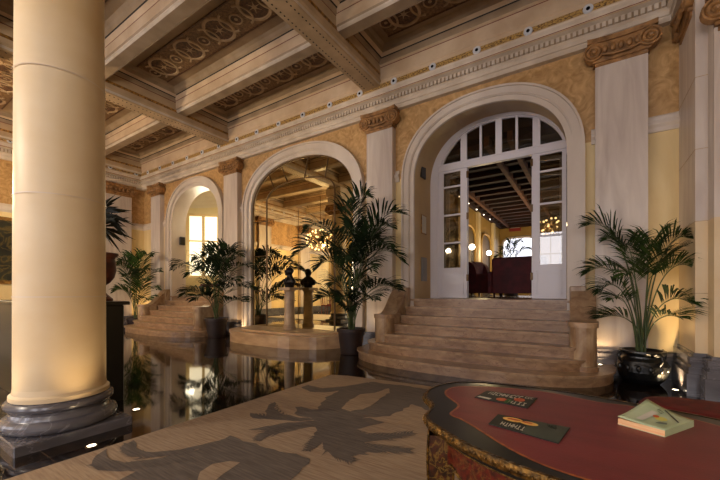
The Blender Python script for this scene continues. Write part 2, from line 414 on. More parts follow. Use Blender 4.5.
# entablature round the room (offset profile swept along the wall line with mitres)
PATH = [(XL, YB), (XL, YW), (XP, YW), (XP, 5.62), (1.17, 5.62), (1.17, 5.39), (XR, 5.39), (XR, YB)]
def sweep(path, prof, name, parent=None, closed=True, start=0, end=None):
    b = MB(); n = len(path); offs = []
    for i in range(n):
        p0, p1, p2 = Vector(path[i - 1]), Vector(path[i]), Vector(path[(i + 1) % n])
        d0 = (p1 - p0).normalized(); d1 = (p2 - p1).normalized()
        n0 = Vector((d0.y, -d0.x)); n1 = Vector((d1.y, -d1.x))           # inward for this clockwise path
        offs.append((n0 + n1) / (1 + n0.dot(n1)) if n0.dot(n1) > -.9 else n0)
    for i in range(n):
        j = (i + 1) % n
        for (o0, z0, m), (o1, z1, _) in zip(prof, prof[1:]):
            A = Vector(path[i]) + offs[i] * o0; B = Vector(path[j]) + offs[j] * o0; C_ = Vector(path[j]) + offs[j] * o1; D = Vector(path[i]) + offs[i] * o1
            b.add([(A.x, A.y, z0), (B.x, B.y, z0), (C_.x, C_.y, z1), (D.x, D.y, z1)], [(0, 1, 2, 3)], m)
    return b.build(name, parent)
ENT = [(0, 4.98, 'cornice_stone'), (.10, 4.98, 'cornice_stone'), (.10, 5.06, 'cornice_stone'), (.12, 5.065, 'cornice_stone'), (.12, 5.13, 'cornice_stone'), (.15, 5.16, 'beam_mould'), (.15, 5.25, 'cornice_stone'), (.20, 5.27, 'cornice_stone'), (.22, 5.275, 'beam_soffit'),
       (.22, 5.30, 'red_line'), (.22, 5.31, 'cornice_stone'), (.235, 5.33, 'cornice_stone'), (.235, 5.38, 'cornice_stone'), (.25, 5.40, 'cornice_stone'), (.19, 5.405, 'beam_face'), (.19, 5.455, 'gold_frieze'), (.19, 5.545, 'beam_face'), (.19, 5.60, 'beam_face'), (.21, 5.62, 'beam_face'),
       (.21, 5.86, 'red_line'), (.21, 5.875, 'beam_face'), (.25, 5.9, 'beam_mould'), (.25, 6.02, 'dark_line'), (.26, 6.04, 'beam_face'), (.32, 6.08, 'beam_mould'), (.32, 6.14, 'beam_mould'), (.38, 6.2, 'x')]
ent = sweep(PATH, ENT, 'trim_1'); struct(ent, 'moulded stone entablature with dentils running round the hall below the ceiling', 'cornice')
d = MB(); x = XL + .2
while x < XP - .2: d.box(x, YW - .18, 5.165, x + .045, YW - .15, 5.24, 'cornice_stone'); x += .075
y = YB + .2
while y < YW - .2: d.box(XL + .15, y, 5.165, XL + .195, y + .045, 5.24, 'cornice_stone'); y += .075
d.build('dentil_course', ent)
rd = MB().lathe([(.0, 0), (.062, 0), (.07, .008), (.07, .02)], 'roundel_white', n=16, axis='y', caps=False).lathe([(0, -.004), (.028, -.004), (.028, .004)], 'roundel_dark', n=12, axis='y', caps=False).build('roundel', ent)
rd.location = (0, YW - .21, 5.50); k = 1
while -k * .825 > XL + .4:
    c = rd.copy(); COL.objects.link(c); c.parent = ent; c.location = (-k * .825, YW - .21, 5.50); k += 1
k = 0
while YB + .6 + k * .825 < YW - .3:
    c = rd.copy(); COL.objects.link(c); c.parent = ent; c.location = (XL + .21, YB + .6 + k * .825, 5.50); c.rotation_euler = (0, 0, PI / 2); k += 1

# string moulding at the foot of the tan marble, and the grey marble skirting
def wallband(name, prof, m, segs, label):
    b = MB()
    for x0, x1 in segs:
        for (o0, z0), (o1, z1) in zip(prof, prof[1:]):
            b.add([(x0, YW - o0, z0), (x1, YW - o0, z0), (x1, YW - o1, z1), (x0, YW - o1, z1)], [(0, 1, 2, 3)], m)
        for x in (x0, x1): b.add([(x, YW - o, z) for o, z in prof] , [tuple(range(len(prof)))], m)
    return struct(b.build(name), label, 'moulding')
segs = [(XL, -12.22), (-8.98, -8.2), (-4.06, -3.27), (.04, XP)]
wallband('trim_2', [(0, 3.5), (.03, 3.5), (.03, 3.56), (.06, 3.6), (.06, 3.64), (.02, 3.66), (.02, 3.72), (0, 3.74)], 'pale_stone', segs, 'pale stone string moulding between cream wall and tan marble')
wallband('baseboard_front', [(0, 0), (.07, 0), (.07, .26), (.06, .29), (.045, .31), (.045, .35), (.02, .37), (0, .37)], 'grey_marble', segs, 'veined grey marble skirting along the front wall')
b = MB()
for o0, z0, o1, z1 in ((.07, 0, .07, .3), (.07, .3, 0, .37)): b.add([(XL + o0, YB, z0), (XL + o0, YW, z0), (XL + o1, YW, z1), (XL + o1, YB, z1)], [(0, 1, 2, 3)], 'grey_marble')
struct(b.build('baseboard_left'), 'grey marble skirting along the left end wall', 'baseboard')
b = MB().add([(XL, YB, 3.5), (XL, YW, 3.5), (XL + .05, YW, 3.56), (XL + .05, YB, 3.56)], [(0, 1, 2, 3)], 'pale_stone').add([(XL + .05, YB, 3.56), (XL + .05, YW, 3.56), (XL + .05, YW, 3.66), (XL + .05, YB, 3.66)], [(0, 1, 2, 3)], 'pale_stone').add([(XL + .05, YB, 3.66), (XL + .05, YW, 3.66), (XL, YW, 3.74), (XL, YB, 3.74)], [(0, 1, 2, 3)], 'pale_stone')
struct(b.build('trim_3'), 'pale stone string moulding on the left end wall', 'moulding')

# arch surrounds
def surround(name, cx, hw, zb, label, f=1):
    b = MB()
    layers = [(-.0, .10, .05), (.10, .12, .075), (.12, .25, .09), (.25, .29, .12)]; layers = [(a * f, b_ * f, c_) for a, b_, c_ in layers]
    def line(w0): return [(cx + hw + w0, zb)] + archpts(cx, hw + w0, ZS, RI + w0, 36) + [(cx - hw - w0, zb)]
    for w0, w1, dpt in layers:
        A, B = line(w0), line(w1); yf = YW - dpt
        for i in range(len(A) - 1):
            b.add([(A[i][0], yf, A[i][1]), (A[i + 1][0], yf, A[i + 1][1]), (B[i + 1][0], yf, B[i + 1][1]), (B[i][0], yf, B[i][1])], [(0, 1, 2, 3)], 'pale_stone', False)
            for Q in (A, B): b.add([(Q[i][0], yf, Q[i][1]), (Q[i + 1][0], yf, Q[i + 1][1]), (Q[i + 1][0], YW, Q[i + 1][1]), (Q[i][0], YW, Q[i][1])], [(0, 1, 2, 3)], 'pale_stone', False)
    struct(b.build(name), label, 'arch surround')
surround('trim_4', AR['a1'][0], AR['a1'][1], 0, 'moulded pale stone surround of the leftmost arch')
surround('trim_5', AR['mir'][0], AR['mir'][1], 0, 'moulded pale stone surround of the mirrored middle arch')
surround('trim_6', AR['a3'][0], AR['a3'][1], 0, 'moulded pale stone surround of the arch over the glazed doors', .84)

# Ionic capital pieces
def capital_mesh(hw, d, h, m='gilt_capital'):           # local: spans x -hw..hw, front at y=-d, z 0..h
    b = MB(); n = 14; ov = .10
    top = [];
    for z0, z1, fd, ex in ((.0, .05, .02, .0), (.05, h - .11, .045, .03), (h - .11, h - .07, .07, .06), (h - .07, h, .10, ov)):
        fr = []
        for i in range(n + 1):
            t = -1 + 2 * i / n
            x = t * (hw + ex); y = -d - fd + .05 * (1 - t * t) * (1 if ex > .03 else .3)
            fr.append((x, y))
        b.prism(fr + [(hw + ex, .02), (-hw - ex, .02)], z0, z1, m)
    for sg in (-1, 1):                                   # volutes
        cx = sg * (hw + .02); cz = h - .2; r = .13
        b.lathe([(0, -.015), (.03, -.03), (.045, -.008), (.06, -.028), (.085, -.028), (.095, -.006), (.11, -.03), (r, -.03), (r, .06), (r * .8, d + .02)], m, (cx, -d - .05, cz), n=18, axis='y', caps=False)
    for i in range(5):                                   # egg and dart across the middle
        x = -hw * .62 + i * hw * .31; b.ball((x, -d - .06, h - .19), .038, m, 6, (1, .8, 1.5))
    b.tube([(-hw * .75, -d - .07, h - .26), (-hw * .3, -d - .08, h - .3), (hw * .3, -d - .08, h - .3), (hw * .75, -d - .07, h - .26)], .018, m, 6)
    return b
def pilaster(name, loc, rz, label, hw=.31, d=.15, base=True):
    o = thing(name, loc, label, 'pilaster', rz=rz, kind='structure')
    s = MB(); s.box(-hw, -d, .37, hw, 0, 4.62, 'pilaster_stone')
    s.build('shaft', o)
    capital_mesh(hw, d, .40).build('capital', o).location = (0, 0, 4.6)
    b2 = MB()
    for z0, z1, e in ((0, .24, .07), (.24, .27, .05), (.27, .31, .055), (.31, .33, .02), (.33, .37, .03)): b2.box(-hw - e, -d - e, z0, hw + e, 0, z1, 'grey_marble')
    b2.build('base', o)
    return o
pilaster('trim_7', (-12.76, YW, 0), 0, 'pale pilaster beside the corner, left of the first arch')
pilaster('trim_8', (-8.6, YW, 0), 0, 'pale pilaster between the left arch and the mirror')
pilaster('trim_9', (-3.67, YW, 0), 0, 'pale pilaster between the mirror and the door arch')
pilaster('trim_10', (.40, YW, 0), 0, 'streaked pale pilaster right of the door arch')
for i, (y, t) in enumerate(((5.62, 'pilaster on the end wall next to the corner'), (.8, 'pilaster on the end wall behind the reception counter'), (-2.2, 'pilaster on the far part of the end wall'), (-5.1, 'last pilaster of the end wall'))):
    pilaster('trim_%d' % (11 + i), (XL, y, 0), PI / 2, t, hw=.4)

# stepped pier at the right
p = MB()
p.box(XP, 5.62, .5, 1.6, YW, 2.05, 'column_marble').box(XP, 5.62, 2.05, 1.6, YW, 5.0, 'pilaster_stone')  # yellower marble low down paints the warm uplit glow into the pier
p.box(1.17, 5.39, .5, 1.7, 5.7, 2.05, 'column_marble').box(1.17, 5.39, 2.05, 1.7, 5.7, 5.0, 'pilaster_stone')
pier = struct(p.build('trim_15'), 'stepped pale stone pier at the right edge', 'pier')
b2 = MB()
for z0, z1, e in ((0, .26, .09), (.26, .34, .07), (.34, .38, .045), (.38, .46, .06), (.46, .5, .02)):
    b2.box(XP - e, 5.62 - e, z0, 1.5, YW, z1, 'grey_marble').box(1.17 - e, 5.39 - e, z0, 1.5, 5.7, z1, 'grey_marble')
b2.build('base', pier)
for z in (1.2, 2.05, 2.9, 3.75):
    MB().box(XP - .003, 5.617, z, 1.18, YW, z + .008, 'ornament_ring').build('block_joint', pier)
cp = capital_mesh(.3, .0, .42).build('capital', pier); cp.location = (XP, 6.06, 4.58); cp.rotation_euler = (0, 0, -PI / 2)
cp.rotation_euler = (0, 0, -PI / 2)
cp2 = capital_mesh(.3, .0, .42).build('capital', pier); cp2.location = (1.5, 5.39, 4.1)

# ------------------------------------------------------------------ free-standing columns
def column(loc, label):
    o = thing('stone_column', loc, label, 'column', 'large round columns of the hall')
    pr = [(.345, .325), (.345, .36), (.325, .375), (.318, .42)] + [(.318 - .018 * (z / 4.2) ** 1.6, .42 + z) for z in (.5, 1.0, 1.5, 2, 2.5, 3, 3.5, 4.08)]
    MB().lathe(pr, 'column_marble', n=64).build('shaft', o)
    j = MB()
    for z in (1.18, 2.02, 3.05): j.lathe([(.3215, z - .004), (.3215, z + .004)], 'column_marble_pale', n=48, caps=False)
    j.build('joint_line', o)
    B = [(.36, .08)]
    for k in range(9): a = -PI / 2 + PI * k / 8; B.append((.36 + .045 * math.cos(a), .13 + .05 * math.sin(a)))
    B += [(.355, .185), (.35, .2), (.34, .22), (.345, .24), (.35, .245)]
    for k in range(7): a = -PI / 2 + PI * k / 6; B.append((.345 + .033 * math.cos(a), .283 + .035 * math.sin(a)))
    B += [(.335, .32), (.335, .33)]
    MB().lathe(B, 'grey_marble', n=64).build('base', o)
    MB().bev(-.4, -.4, 0, .4, .4, .08, 'grey_marble', .008).build('plinth', o)
    c = capital_mesh(.3, .3, .42).build('capital', o); c.location = (0, 0, 4.45)
    c2 = capital_mesh(.3, .3, .42).build('capital', o); c2.location = (0, 0, 4.45); c2.rotation_euler = (0, 0, PI)
    MB().box(-.33, -.33, 4.87, .33, .33, 5.2, 'cornice_stone').box(-.38, -.38, 5.2, .38, .38, 5.53, 'cornice_stone').build('impost_block', o)
    return o
c1 = column((-3.92, 1.15, 0), 'massive round cream marble column on a grey base in the left foreground')
c2 = copy_tree(c1); c2.location = (-8.85, 1.15, 0); c2['label'] = 'round cream column beyond the counter, seen only in the mirror'

# ------------------------------------------------------------------ marble staircases
YF = [4.93, 5.24, 5.54, 5.81, 6.06, 6.29, 6.46]
def staircase(cx, label):
    o = thing('staircase', (cx, 0, 0), label, 'stairs', 'marble staircases rising to the arches')
    def outline(k, e=0):
        yf = YF[k] - e
        if k < 2:
            hw = (2.03, 1.78)[k] + e; yb = (6.1, 5.95)[k]; pw = (2.7, 3.2)[k]; out = []
            for i in range(33):
                th = PI * i / 32; c, s = math.cos(th), math.sin(th)
                out.append((-.11 - hw * math.copysign(abs(c) ** (2 / pw), c), yb - (yb - yf) * s ** (2 / pw)))
            return out + [(hw * .92, YW), (-hw * .92, YW)]
        hw = 1.55 if k == 2 else 1.42; r = .14 if k == 2 else .03
        pts = [(-hw, YW), (-hw, yf + r)]
        for i in range(5): a = PI + PI / 2 * i / 4; pts.append((-hw + r + r * math.cos(a), yf + r + r * math.sin(a)))
        for i in range(5): a = PI * 1.5 + PI / 2 * i / 4; pts.append((hw - r + r * math.cos(a), yf + r + r * math.sin(a)))
        pts = pts + [(hw, YW)]
        if k == 6: pts = [(x, y if y < YW else YW) for x, y in pts]
        return pts
    for k in range(7):
        z0 = .155 * k; b = MB()
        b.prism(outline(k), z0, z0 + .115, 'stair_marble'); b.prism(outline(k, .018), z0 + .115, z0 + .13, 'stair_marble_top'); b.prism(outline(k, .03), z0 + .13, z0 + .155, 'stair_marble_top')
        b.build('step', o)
    for sg in (-1, 1):
        x0, x1 = sorted((sg * 1.40, sg * 1.72)); xm = (x0 + x1) / 2; h = .16
        # newel block with rounded front
        n = MB()
        fr = [(x0, 6.0)] + [(xm - h * math.cos(a), 5.66 - h * .9 * math.sin(a)) for a in [PI * i / 12 for i in range(13)]] + [(x1, 6.0)]
        n.prism(fr, .155, .74, 'cheek_marble')
        big = [(xm + (x - xm) * 1.14, y if y > 5.9 else 5.66 + (y - 5.66) * 1.14) for x, y in fr]
        n.prism(big, .74, .81, 'stair_marble_top'); n.prism(big, .155, .22, 'stair_marble_top')
        n.build('newel_block', o)
        # swept cheek wall
        c = MB(); prof = []
        for i in range(17):
            t = i / 16; y = 5.8 + .6 * t
            z = .79 + .46 * (t * t * (3 - 2 * t)); prof.append((y, z))
        prof.append((YW - .1, 1.25))
        def slab(xa, xb, dz0, m, zb=None):
            vs = []; nn = len(prof)
            for X in (xa, xb):
                vs += [(X, y, z + dz0[0] if zb is None else zb) for y, z in prof] + [(X, y, z + dz0[1]) for y, z in prof]
            fs = []
            for i in range(nn - 1):
                fs += [(i, i + 1, nn + i + 1, nn + i), (2 * nn + i, 3 * nn + i, 3 * nn + i + 1, 2 * nn + i + 1), (nn + i, nn + i + 1, 3 * nn + i + 1, 3 * nn + i), (i, 2 * nn + i, 2 * nn + i + 1, i + 1)]
            fs += [(0, nn, 3 * nn, 2 * nn), (nn - 1, 3 * nn - 1, 4 * nn - 1, 2 * nn - 1)]
            c.add(vs, fs, m)
        slab(x0 + .03, x1 - .03, (0, -.05), 'cheek_marble', .1); slab(x0, x1, (-.05, .02), 'stair_marble_top')
        c.build('cheek_wall', o)
        q = MB(); q.bev(sorted((sg * 1.38, sg * 1.60))[0], 6.3, .9, sorted((sg * 1.38, sg * 1.60))[1], YW - .0, 1.31, 'cheek_marble', .012); q.build('pedestal_block', o)
    return o
staircase(-1.62, 'broad marble staircase rising to the white glazed doors')
staircase(-10.6, 'marble staircase in the far left corner below the yellow-lit arch')

# ------------------------------------------------------------------ mirror, basin, pedestal, busts
cx, hw, zb, yd = AR['mir']
mir = thing('wall_mirror', (cx, 6.52, .2), 'huge arched mirror divided by thin brass bars, filling the middle arch', 'mirror')
pts = archpts(0, hw, ZS - .2, RI, 40)
MB().add([(hw, 0, 0)] + [(x, 0, z) for x, z in pts] + [(-hw, 0, 0)], [tuple(range(len(pts) + 2))], 'mirror_silver').build('mirror_glass', mir)
def bar(pts, r=.015): return MB().tube(pts, r, 'brass', 6).build('glazing_bar', mir)
yb_ = -.006; oz = -.2
bar([(hw - .015, yb_, 0)] + [((x) * .99, yb_, z - .012) for x, z in pts] + [(-hw + .015, yb_, 0)], .018)
xi = 1.15; ip = archpts(0, xi, 3.62 - .2, .44, 24, 2.4)
bar([(xi, yb_, 0)] + [(x, yb_, z) for x, z in ip] + [(-xi, yb_, 0)], .019)
for t_in, t_out in ((.28, .34), (.62, .6), (.46, .46), (.77, .72)):
    i1 = int(t_in * 24); i2 = int(t_out * 40)
    bar([(ip[i1][0], yb_, ip[i1][1]), (pts[i2][0], yb_, pts[i2][1])], .012)
for z in (3.14, 2.2, 1.25):
    for sg in (-1, 1): bar([(sg * xi, yb_, z + oz), (sg * hw, yb_, z + oz)], .012)
bar([(-xi, yb_, 3.14 + oz), (xi, yb_, 3.14 + oz)], .005); bar([(-.0, yb_, 0), (0, yb_, 3.1)], .004)

basin = thing('marble_platform', (cx, 0, 0), 'low faceted pink marble platform at the foot of the mirror', 'platform')
def plan(e, yb=YW - .02):
    base = [(-1.9, yb), (-1.72, 5.75), (-1.15, 5.34), (.75, 5.34), (1.42, 5.68), (1.82, yb)]
    cxx, cyy = 0, 6.5; out = []
    for x, y in base: out.append((x * (1 - e * .55), y + e * (yb - y) * .8 if y < yb else y))
    return out
def rnd(poly, k=3):
    for _ in range(k):
        q = [poly[0]]
        for a, b_ in zip(poly[:-1], poly[1:]):
            q += [(a[0] * .8 + b_[0] * .2, a[1] * .8 + b_[1] * .2), (a[0] * .2 + b_[0] * .8, a[1] * .2 + b_[1] * .8)]
        poly = q + [poly[-1]]
    return poly
MB().prism(rnd(plan(.02), 2), 0, .22, 'basin_marble').build('body', basin)
MB().prism(rnd(plan(0), 2), .22, .27, 'basin_marble', 'stair_marble_top').build('rim', basin)
MB().prism(rnd(plan(.28), 2), .27, .31, 'basin_marble', 'pedestal_stone').build('inner_ledge', basin)

ped = thing('bust_pedestal', (-6.09, 6.18, .31), 'slim round stone pedestal on the marble platform before the mirror', 'pedestal')
MB().lathe([(.155, 0), (.155, .05), (.145, .06), (.15, .09), (.13, .11), (.128, .14), (.12, .9)], 'pedestal_stone', n=28).build('shaft', ped)
MB().lathe([(.12, .9), (.125, .92), (.15, .95), (.17, .96)], 'pedestal_stone', n=28).bev(-.18, -.18, .96, .18, .18, 1.02, 'pedestal_stone', .008).build('capital', ped)
bust = MB()
bust.lathe([(.11, 0), (.12, .05), (.15, .12)], 'bronze', n=20)
bust.ball((0, .0, .13), .13, 'bronze', 12, (1.15, .85, .95))
for sg in (-1, 1):
    bust.ball((sg * .145, .01, .135), .072, 'bronze', 10, (1, .95, 1.15)); bust.tube([(sg * .12, 0, .19), (sg * .05, .01, .25)], .05, 'bronze', 10)
    bust.tube([(sg * .02, -.075, .24), (sg * .06, -.11, .17), (sg * .02, -.12, .08)], .02, 'bronze', 6)
    bust.ball((sg * .085, .0, .385), .024, 'bronze', 8, (.5, .9, 1.4)); bust.ball((sg * .035, -.098, .405), .014, 'bronze', 6)
bust.tube([(0, .015, .17), (0, .005, .32)], .066, 'bronze', 12)
bust.ball((0, -.005, .385), .088, 'bronze', 14, (.92, 1.05, 1.2)); bust.ball((0, .02, .41), .09, 'bronze', 12, (.98, 1.0, .95))
bust.ball((0, -.112, .38), .016, 'bronze', 8, (1, 1.6, 1.9)); bust.ball((0, -.085, .31), .036, 'bronze', 8, (1, .9, .8))
bust.ball((0, -.102, .342), .022, 'bronze', 8, (1.5, .6, .4))
bo = bust.build('bronze_bust'); bo.location = (-6.09, 6.18, 1.334); bo.rotation_euler = (0, 0, -.3)
rm = bo.modifiers.new('blend', 'REMESH'); rm.mode = 'VOXEL'; rm.voxel_size = .008; rm.use_smooth_shade = True
tag(bo, 'dark bronze bust of a man on the slim round pedestal', 'bust')

# ------------------------------------------------------------------ doors and fanlight in the right arch
cx, hw, zb, yd = AR['a3']; YD = 7.4
cx += .08
door = thing('door_1', (0, YD, 0), 'white glazed double doors with an arched fanlight above the stairs', 'door', kind='structure')
f = MB()
def arcband(b, w0, w1, y0, y1, m, zs=3.55, ri=RBACK, z0=LZ):
    A = [(cx + hw - w0, z0)] + archpts(cx, hw - w0, zs, ri - w0, 36) + [(cx - hw + w0, z0)]
    B = [(cx + hw - w1, z0)] + archpts(cx, hw - w1, zs, ri - w1, 36) + [(cx - hw + w1, z0)]
    for i in range(len(A) - 1):
        for y in (y0, y1): b.add([(A[i][0], y, A[i][1]), (A[i + 1][0], y, A[i + 1][1]), (B[i + 1][0], y, B[i + 1][1]), (B[i][0], y, B[i][1])], [(0, 1, 2, 3)], m)
        b.add([(B[i][0], y0, B[i][1]), (B[i + 1][0], y0, B[i + 1][1]), (B[i + 1][0], y1, B[i + 1][1]), (B[i][0], y1, B[i][1])], [(0, 1, 2, 3)], m)
arcband(f, -.1, .09, -.06, .06, 'white_paint'); arcband(f, .09, .115, -.03, .04, 'white_paint')
f.build('door_frame', door)
MB().box(cx - hw + .05, -.05, 3.84, cx + hw - .05, .05, 3.96, 'white_paint').box(cx - hw + .05, -.07, 3.96, cx + hw - .05, .05, 3.985, 'white_paint').build('transom', door)
ft = MB()
for x, wd in ((-2.2, .13), (-1.85, .045), (-1.5, .12), (-1.165, .045), (-.82, .13)):
    t = (x - cx) / (hw - .1); ft.box(x - wd / 2, -.035, 3.95, x + wd / 2, .03, archz(t, 3.55, RBACK - .1) + .01, 'white_paint')
ft.build('fanlight_bars', door)
pp = [q for q in archpts(cx, hw - .1, 3.55, RBACK - .1, 40) if q[1] > 3.95]
MB().add([(pp[0][0], .0, 3.95)] + [(x, .0, z) for x, z in pp] + [(pp[-1][0], .0, 3.95)], [tuple(range(len(pp) + 2))], 'pane_glass').build('fanlight_glass', door)
def leaf(x0, x1, g0, g1, hinge):
    zs = [1.74, 2.28, 2.88, 3.49, 3.80]
    lf = MB(); y0, y1 = -.025, .025
    lf.box(x0, y0, LZ + .01, g0, y1, 3.84, 'white_paint').box(g1, y0, LZ + .01, x1, y1, 3.84, 'white_paint')
    lf.box(g0, y0, LZ + .01, g1, y1, zs[0], 'white_paint').box(g0, y0, zs[-1], g1, y1, 3.84, 'white_paint')
    for z in zs[1:-1]: lf.box(g0, y0 + .005, z - .018, g1, y1 - .005, z + .018, 'white_paint')
    lf.box(x0 + .07, y0 - .012, LZ + .1, x1 - .07, y0, LZ + .12, 'white_paint').box(x0 + .07, y0 - .012, zs[0] - .14, x1 - .07, y0, zs[0] - .12, 'white_paint')
    for x in (x0 + .07, x1 - .09): lf.box(x, y0 - .012, LZ + .1, x + .02, y0, zs[0] - .12, 'white_paint')
    o = lf.build('door_leaf', door)
    for a, b_ in zip(zs, zs[1:]): MB().box(g0, -.003, a, g1, .003, b_, 'pane_glass').build('pane', o)
    for z in (1.45, 2.75, 3.62): MB().box(hinge - .02, -.045, z, hinge + .02, -.02, z + .14, 'brass').build('hinge', o)
    return o
leaf(-2.77, -2.13, -2.64, -2.27, -2.12); leaf(-.90, -.33, -.765, -.40, -.9)
# opened inner leaves folded back into the salon
for x0, x1, a in ((-2.12, -2.12, 158), (-.9, -.9, 24)):
    lf = MB(); wd = .6
    lf.box(0, 0, LZ + .01, .1, .04, 3.83, 'white_paint').box(wd - .1, 0, LZ + .01, wd, .04, 3.83, 'white_paint').box(.1, 0, LZ + .01, wd - .1, .04, 1.74, 'white_paint').box(.1, 0, 3.75, wd - .1, .04, 3.83, 'white_paint')
    for z in (2.28, 2.88, 3.49): lf.box(.1, .005, z - .015, wd - .1, .035, z + .015, 'white_paint')
    o = lf.build('door_leaf', door); o.location = (x0, .05, 0); o.rotation_euler = (0, 0, math.radians(a))
# things on the left reveal of that arch
cx -= .08; xr = cx - hw
tag(MB().bev(xr, 6.76, 3.62, xr + .04, 7.0, 3.9, 'dark_box', .01).build('loudspeaker'), 'small black loudspeaker high on the left reveal of the door arch', 'loudspeaker')
o = thing('framed_notice', (xr, 6.95, 2.65), 'white framed notice on the left reveal of the door arch', 'notice')
MB().box(0, -.13, -.2, .015, .13, .2, 'gold_frame').build('frame', o); MB().box(.015, -.11, -.18, .018, .11, .18, 'paper_white').build('sheet', o)
o = tag(MB().bev(xr, 6.82, 1.45, xr + .03, 7.08, 1.95, 'grey_plate', .006).build('wall_panel'), 'grey metal wall panel low on the left reveal of the door arch', 'panel')

# ------------------------------------------------------------------ salon behind the doors
X0, X1, Y0, Y1, Z1 = -3.5, 3.6, 7.42, 17.5, 4.42
struct(MB().box(X0, 6.53, LZ - .1, X1, Y1, LZ, 'r2_floor').build('floor'), 'patterned dark floor of the salon beyond the doors', 'floor')
struct(MB().box(cx - hw, 6.48, LZ - .02, cx + hw, 7.5, LZ + .002, 'stair_marble_top').build('trim_16'), 'marble door threshold at the top of the right staircase', 'threshold')
s = MB()
s.add([(X0, Y0, 1), (X0, Y1, 1), (X0, Y1, Z1), (X0, Y0, Z1)], [(0, 1, 2, 3)], 'r2_wall')
for y in (9.2, 11.0, 13.4, 15.9):                     # arched niches and strips
    s.box(X0, y - .16, LZ, X0 + .1, y + .16, Z1, 'cream_wall')
for y in (10.1, 12.2, 14.65):
    pa = archpts(y, .8, 3.0, .55, 20, 2.6)
    s.add([(X0 + .02, y + .8, LZ)] + [(X0 + .02, a, z) for a, z in pa] + [(X0 + .02, y - .8, LZ)], [tuple(range(len(pa) + 2))], 'r2_dark')
    A = [(y + .8, LZ)] + pa + [(y - .8, LZ)]
    for (a, z), (a2, z2) in zip(A, A[1:]): s.tube([(X0 + .04, a, z), (X0 + .04, a2, z2)], .05, 'r2_wall', 6)
struct(s.build('wall_salon_left'), 'mustard wall with arched niches on the left of the salon')
s = MB(); wc = at(519, 255, Y=Y1).x; wh = .72; wz0, wz1 = 1.9, 3.62
pa = archpts(wc, wh, 3.2, .55, 24, 4)
s.add([(X0, Y1, 1), (wc - wh, Y1, 1), (wc - wh, Y1, Z1), (X0, Y1, Z1)], [(0, 1, 2, 3)], 'r2_wall').add([(wc + wh, Y1, 1), (X1, Y1, 1), (X1, Y1, Z1), (wc + wh, Y1, Z1)], [(0, 1, 2, 3)], 'r2_wall')
s.add([(wc - wh, Y1, 1), (wc + wh, Y1, 1), (wc + wh, Y1, wz0), (wc - wh, Y1, wz0)], [(0, 1, 2, 3)], 'r2_wall')
for (a, z), (b_, z2) in zip(pa, pa[1:]): s.add([(a, Y1, z), (b_, Y1, z2), (b_, Y1, Z1), (a, Y1, Z1)], [(0, 1, 2, 3)], 'r2_wall')
struct(s.build('wall_salon_back'), 'mustard end wall of the salon with one rounded bright window')
wn = thing('window_6', (0, Y1, 0), 'bright window with rounded corners at the far end of the salon', 'window', kind='structure')
MB().add([(wc + wh, .05, wz0)] + [(x, .05, z) for x, z in pa] + [(wc - wh, .05, wz0)], [tuple(range(len(pa) + 2))], 'day_pane').build('pane', wn)
A = [(wc + wh, wz0)] + pa + [(wc - wh, wz0), (wc + wh, wz0)]
MB().tube([(x, -.02, z) for x, z in A], .06, 'cornice_stone', 6).build('window_frame', wn)
s = MB().add([(X1, Y0, 1), (X1, 11, 1), (X1, 11, Z1), (X1, Y0, Z1)], [(0, 1, 2, 3)], 'r2_wall').add([(X1, 11, 1), (X1, 14, 1), (X1, 14, 1.6), (X1, 11, 1.6)], [(0, 1, 2, 3)], 'r2_wall').add([(X1, 11, 4), (X1, 14, 4), (X1, 14, Z1), (X1, 11, Z1)], [(0, 1, 2, 3)], 'r2_wall').add([(X1, 14, 1), (X1, Y1, 1), (X1, Y1, Z1), (X1, 14, Z1)], [(0, 1, 2, 3)], 'r2_wall')
s.add([(X0, Y0 - .01, 1), (cx - hw, Y0 - .01, 1), (cx - hw, Y0 - .01, 5), (X0, Y0 - .01, 5)], [(0, 1, 2, 3)], 'r2_wall').add([(cx + hw, Y0 - .01, 1), (X1, Y0 - .01, 1), (X1, Y0 - .01, 5), (cx + hw, Y0 - .01, 5)], [(0, 1, 2, 3)], 'r2_wall')
struct(s.build('wall_salon_right'), 'mustard right wall of the salon')
wn = thing('window_7', (X1, 12.5, 0), 'tall bright window on the right of the salon', 'window', kind='structure')
MB().box(.05, -1.5, 1.6, .06, 1.5, 4, 'day_pane').build('pane', wn)
g = MB()
for y in (-1.5, -.5, .45, 1.44): g.box(-.02, y, 1.6, .05, y + .06, 4, 'white_paint')
g.build('window_frame', wn)
sc = struct(MB().add([(X0, 6.96, 5.0), (X1, 6.96, 5.0), (X1, Y0, 5.0), (X0, Y0, 5.0)], [(0, 1, 2, 3)], 'cream_wall').add([(X0, Y0, Z1), (X1, Y0, Z1), (X1, Y1, Z1), (X0, Y1, Z1)], [(0, 1, 2, 3)], 'dark_wood').add([(X0, Y0, Z1), (X1, Y0, Z1), (X1, Y0, 5.0), (X0, Y0, 5.0)], [(0, 1, 2, 3)], 'dark_wood').build('ceiling'), 'dark timber beamed ceiling of the salon', 'ceiling')
for x in (-3.1, -1.75, -1.3, -.1, .35, 1.6, 2.05): MB().box(x - .05, Y0, Z1 - .2, x + .05, Y1, Z1, 'wood_mid').build('main_beam', sc)
y = Y0 + .3
while y < Y1: MB().box(X0, y, Z1 - .12, X1, y + .16, Z1, 'dark_wood').build('joist', sc); y += .62
MB().box(X0, Y0, Z1 - .22, X0 + .12, Y1, Z1, 'dark_wood').box(X0, Y1 - .12, Z1 - .22, X1, Y1, Z1, 'dark_wood').build('wall_plate', sc)
def finial(x, y): return MB().ball((x, y, Z1 - .28), .02, 'globe', 6)
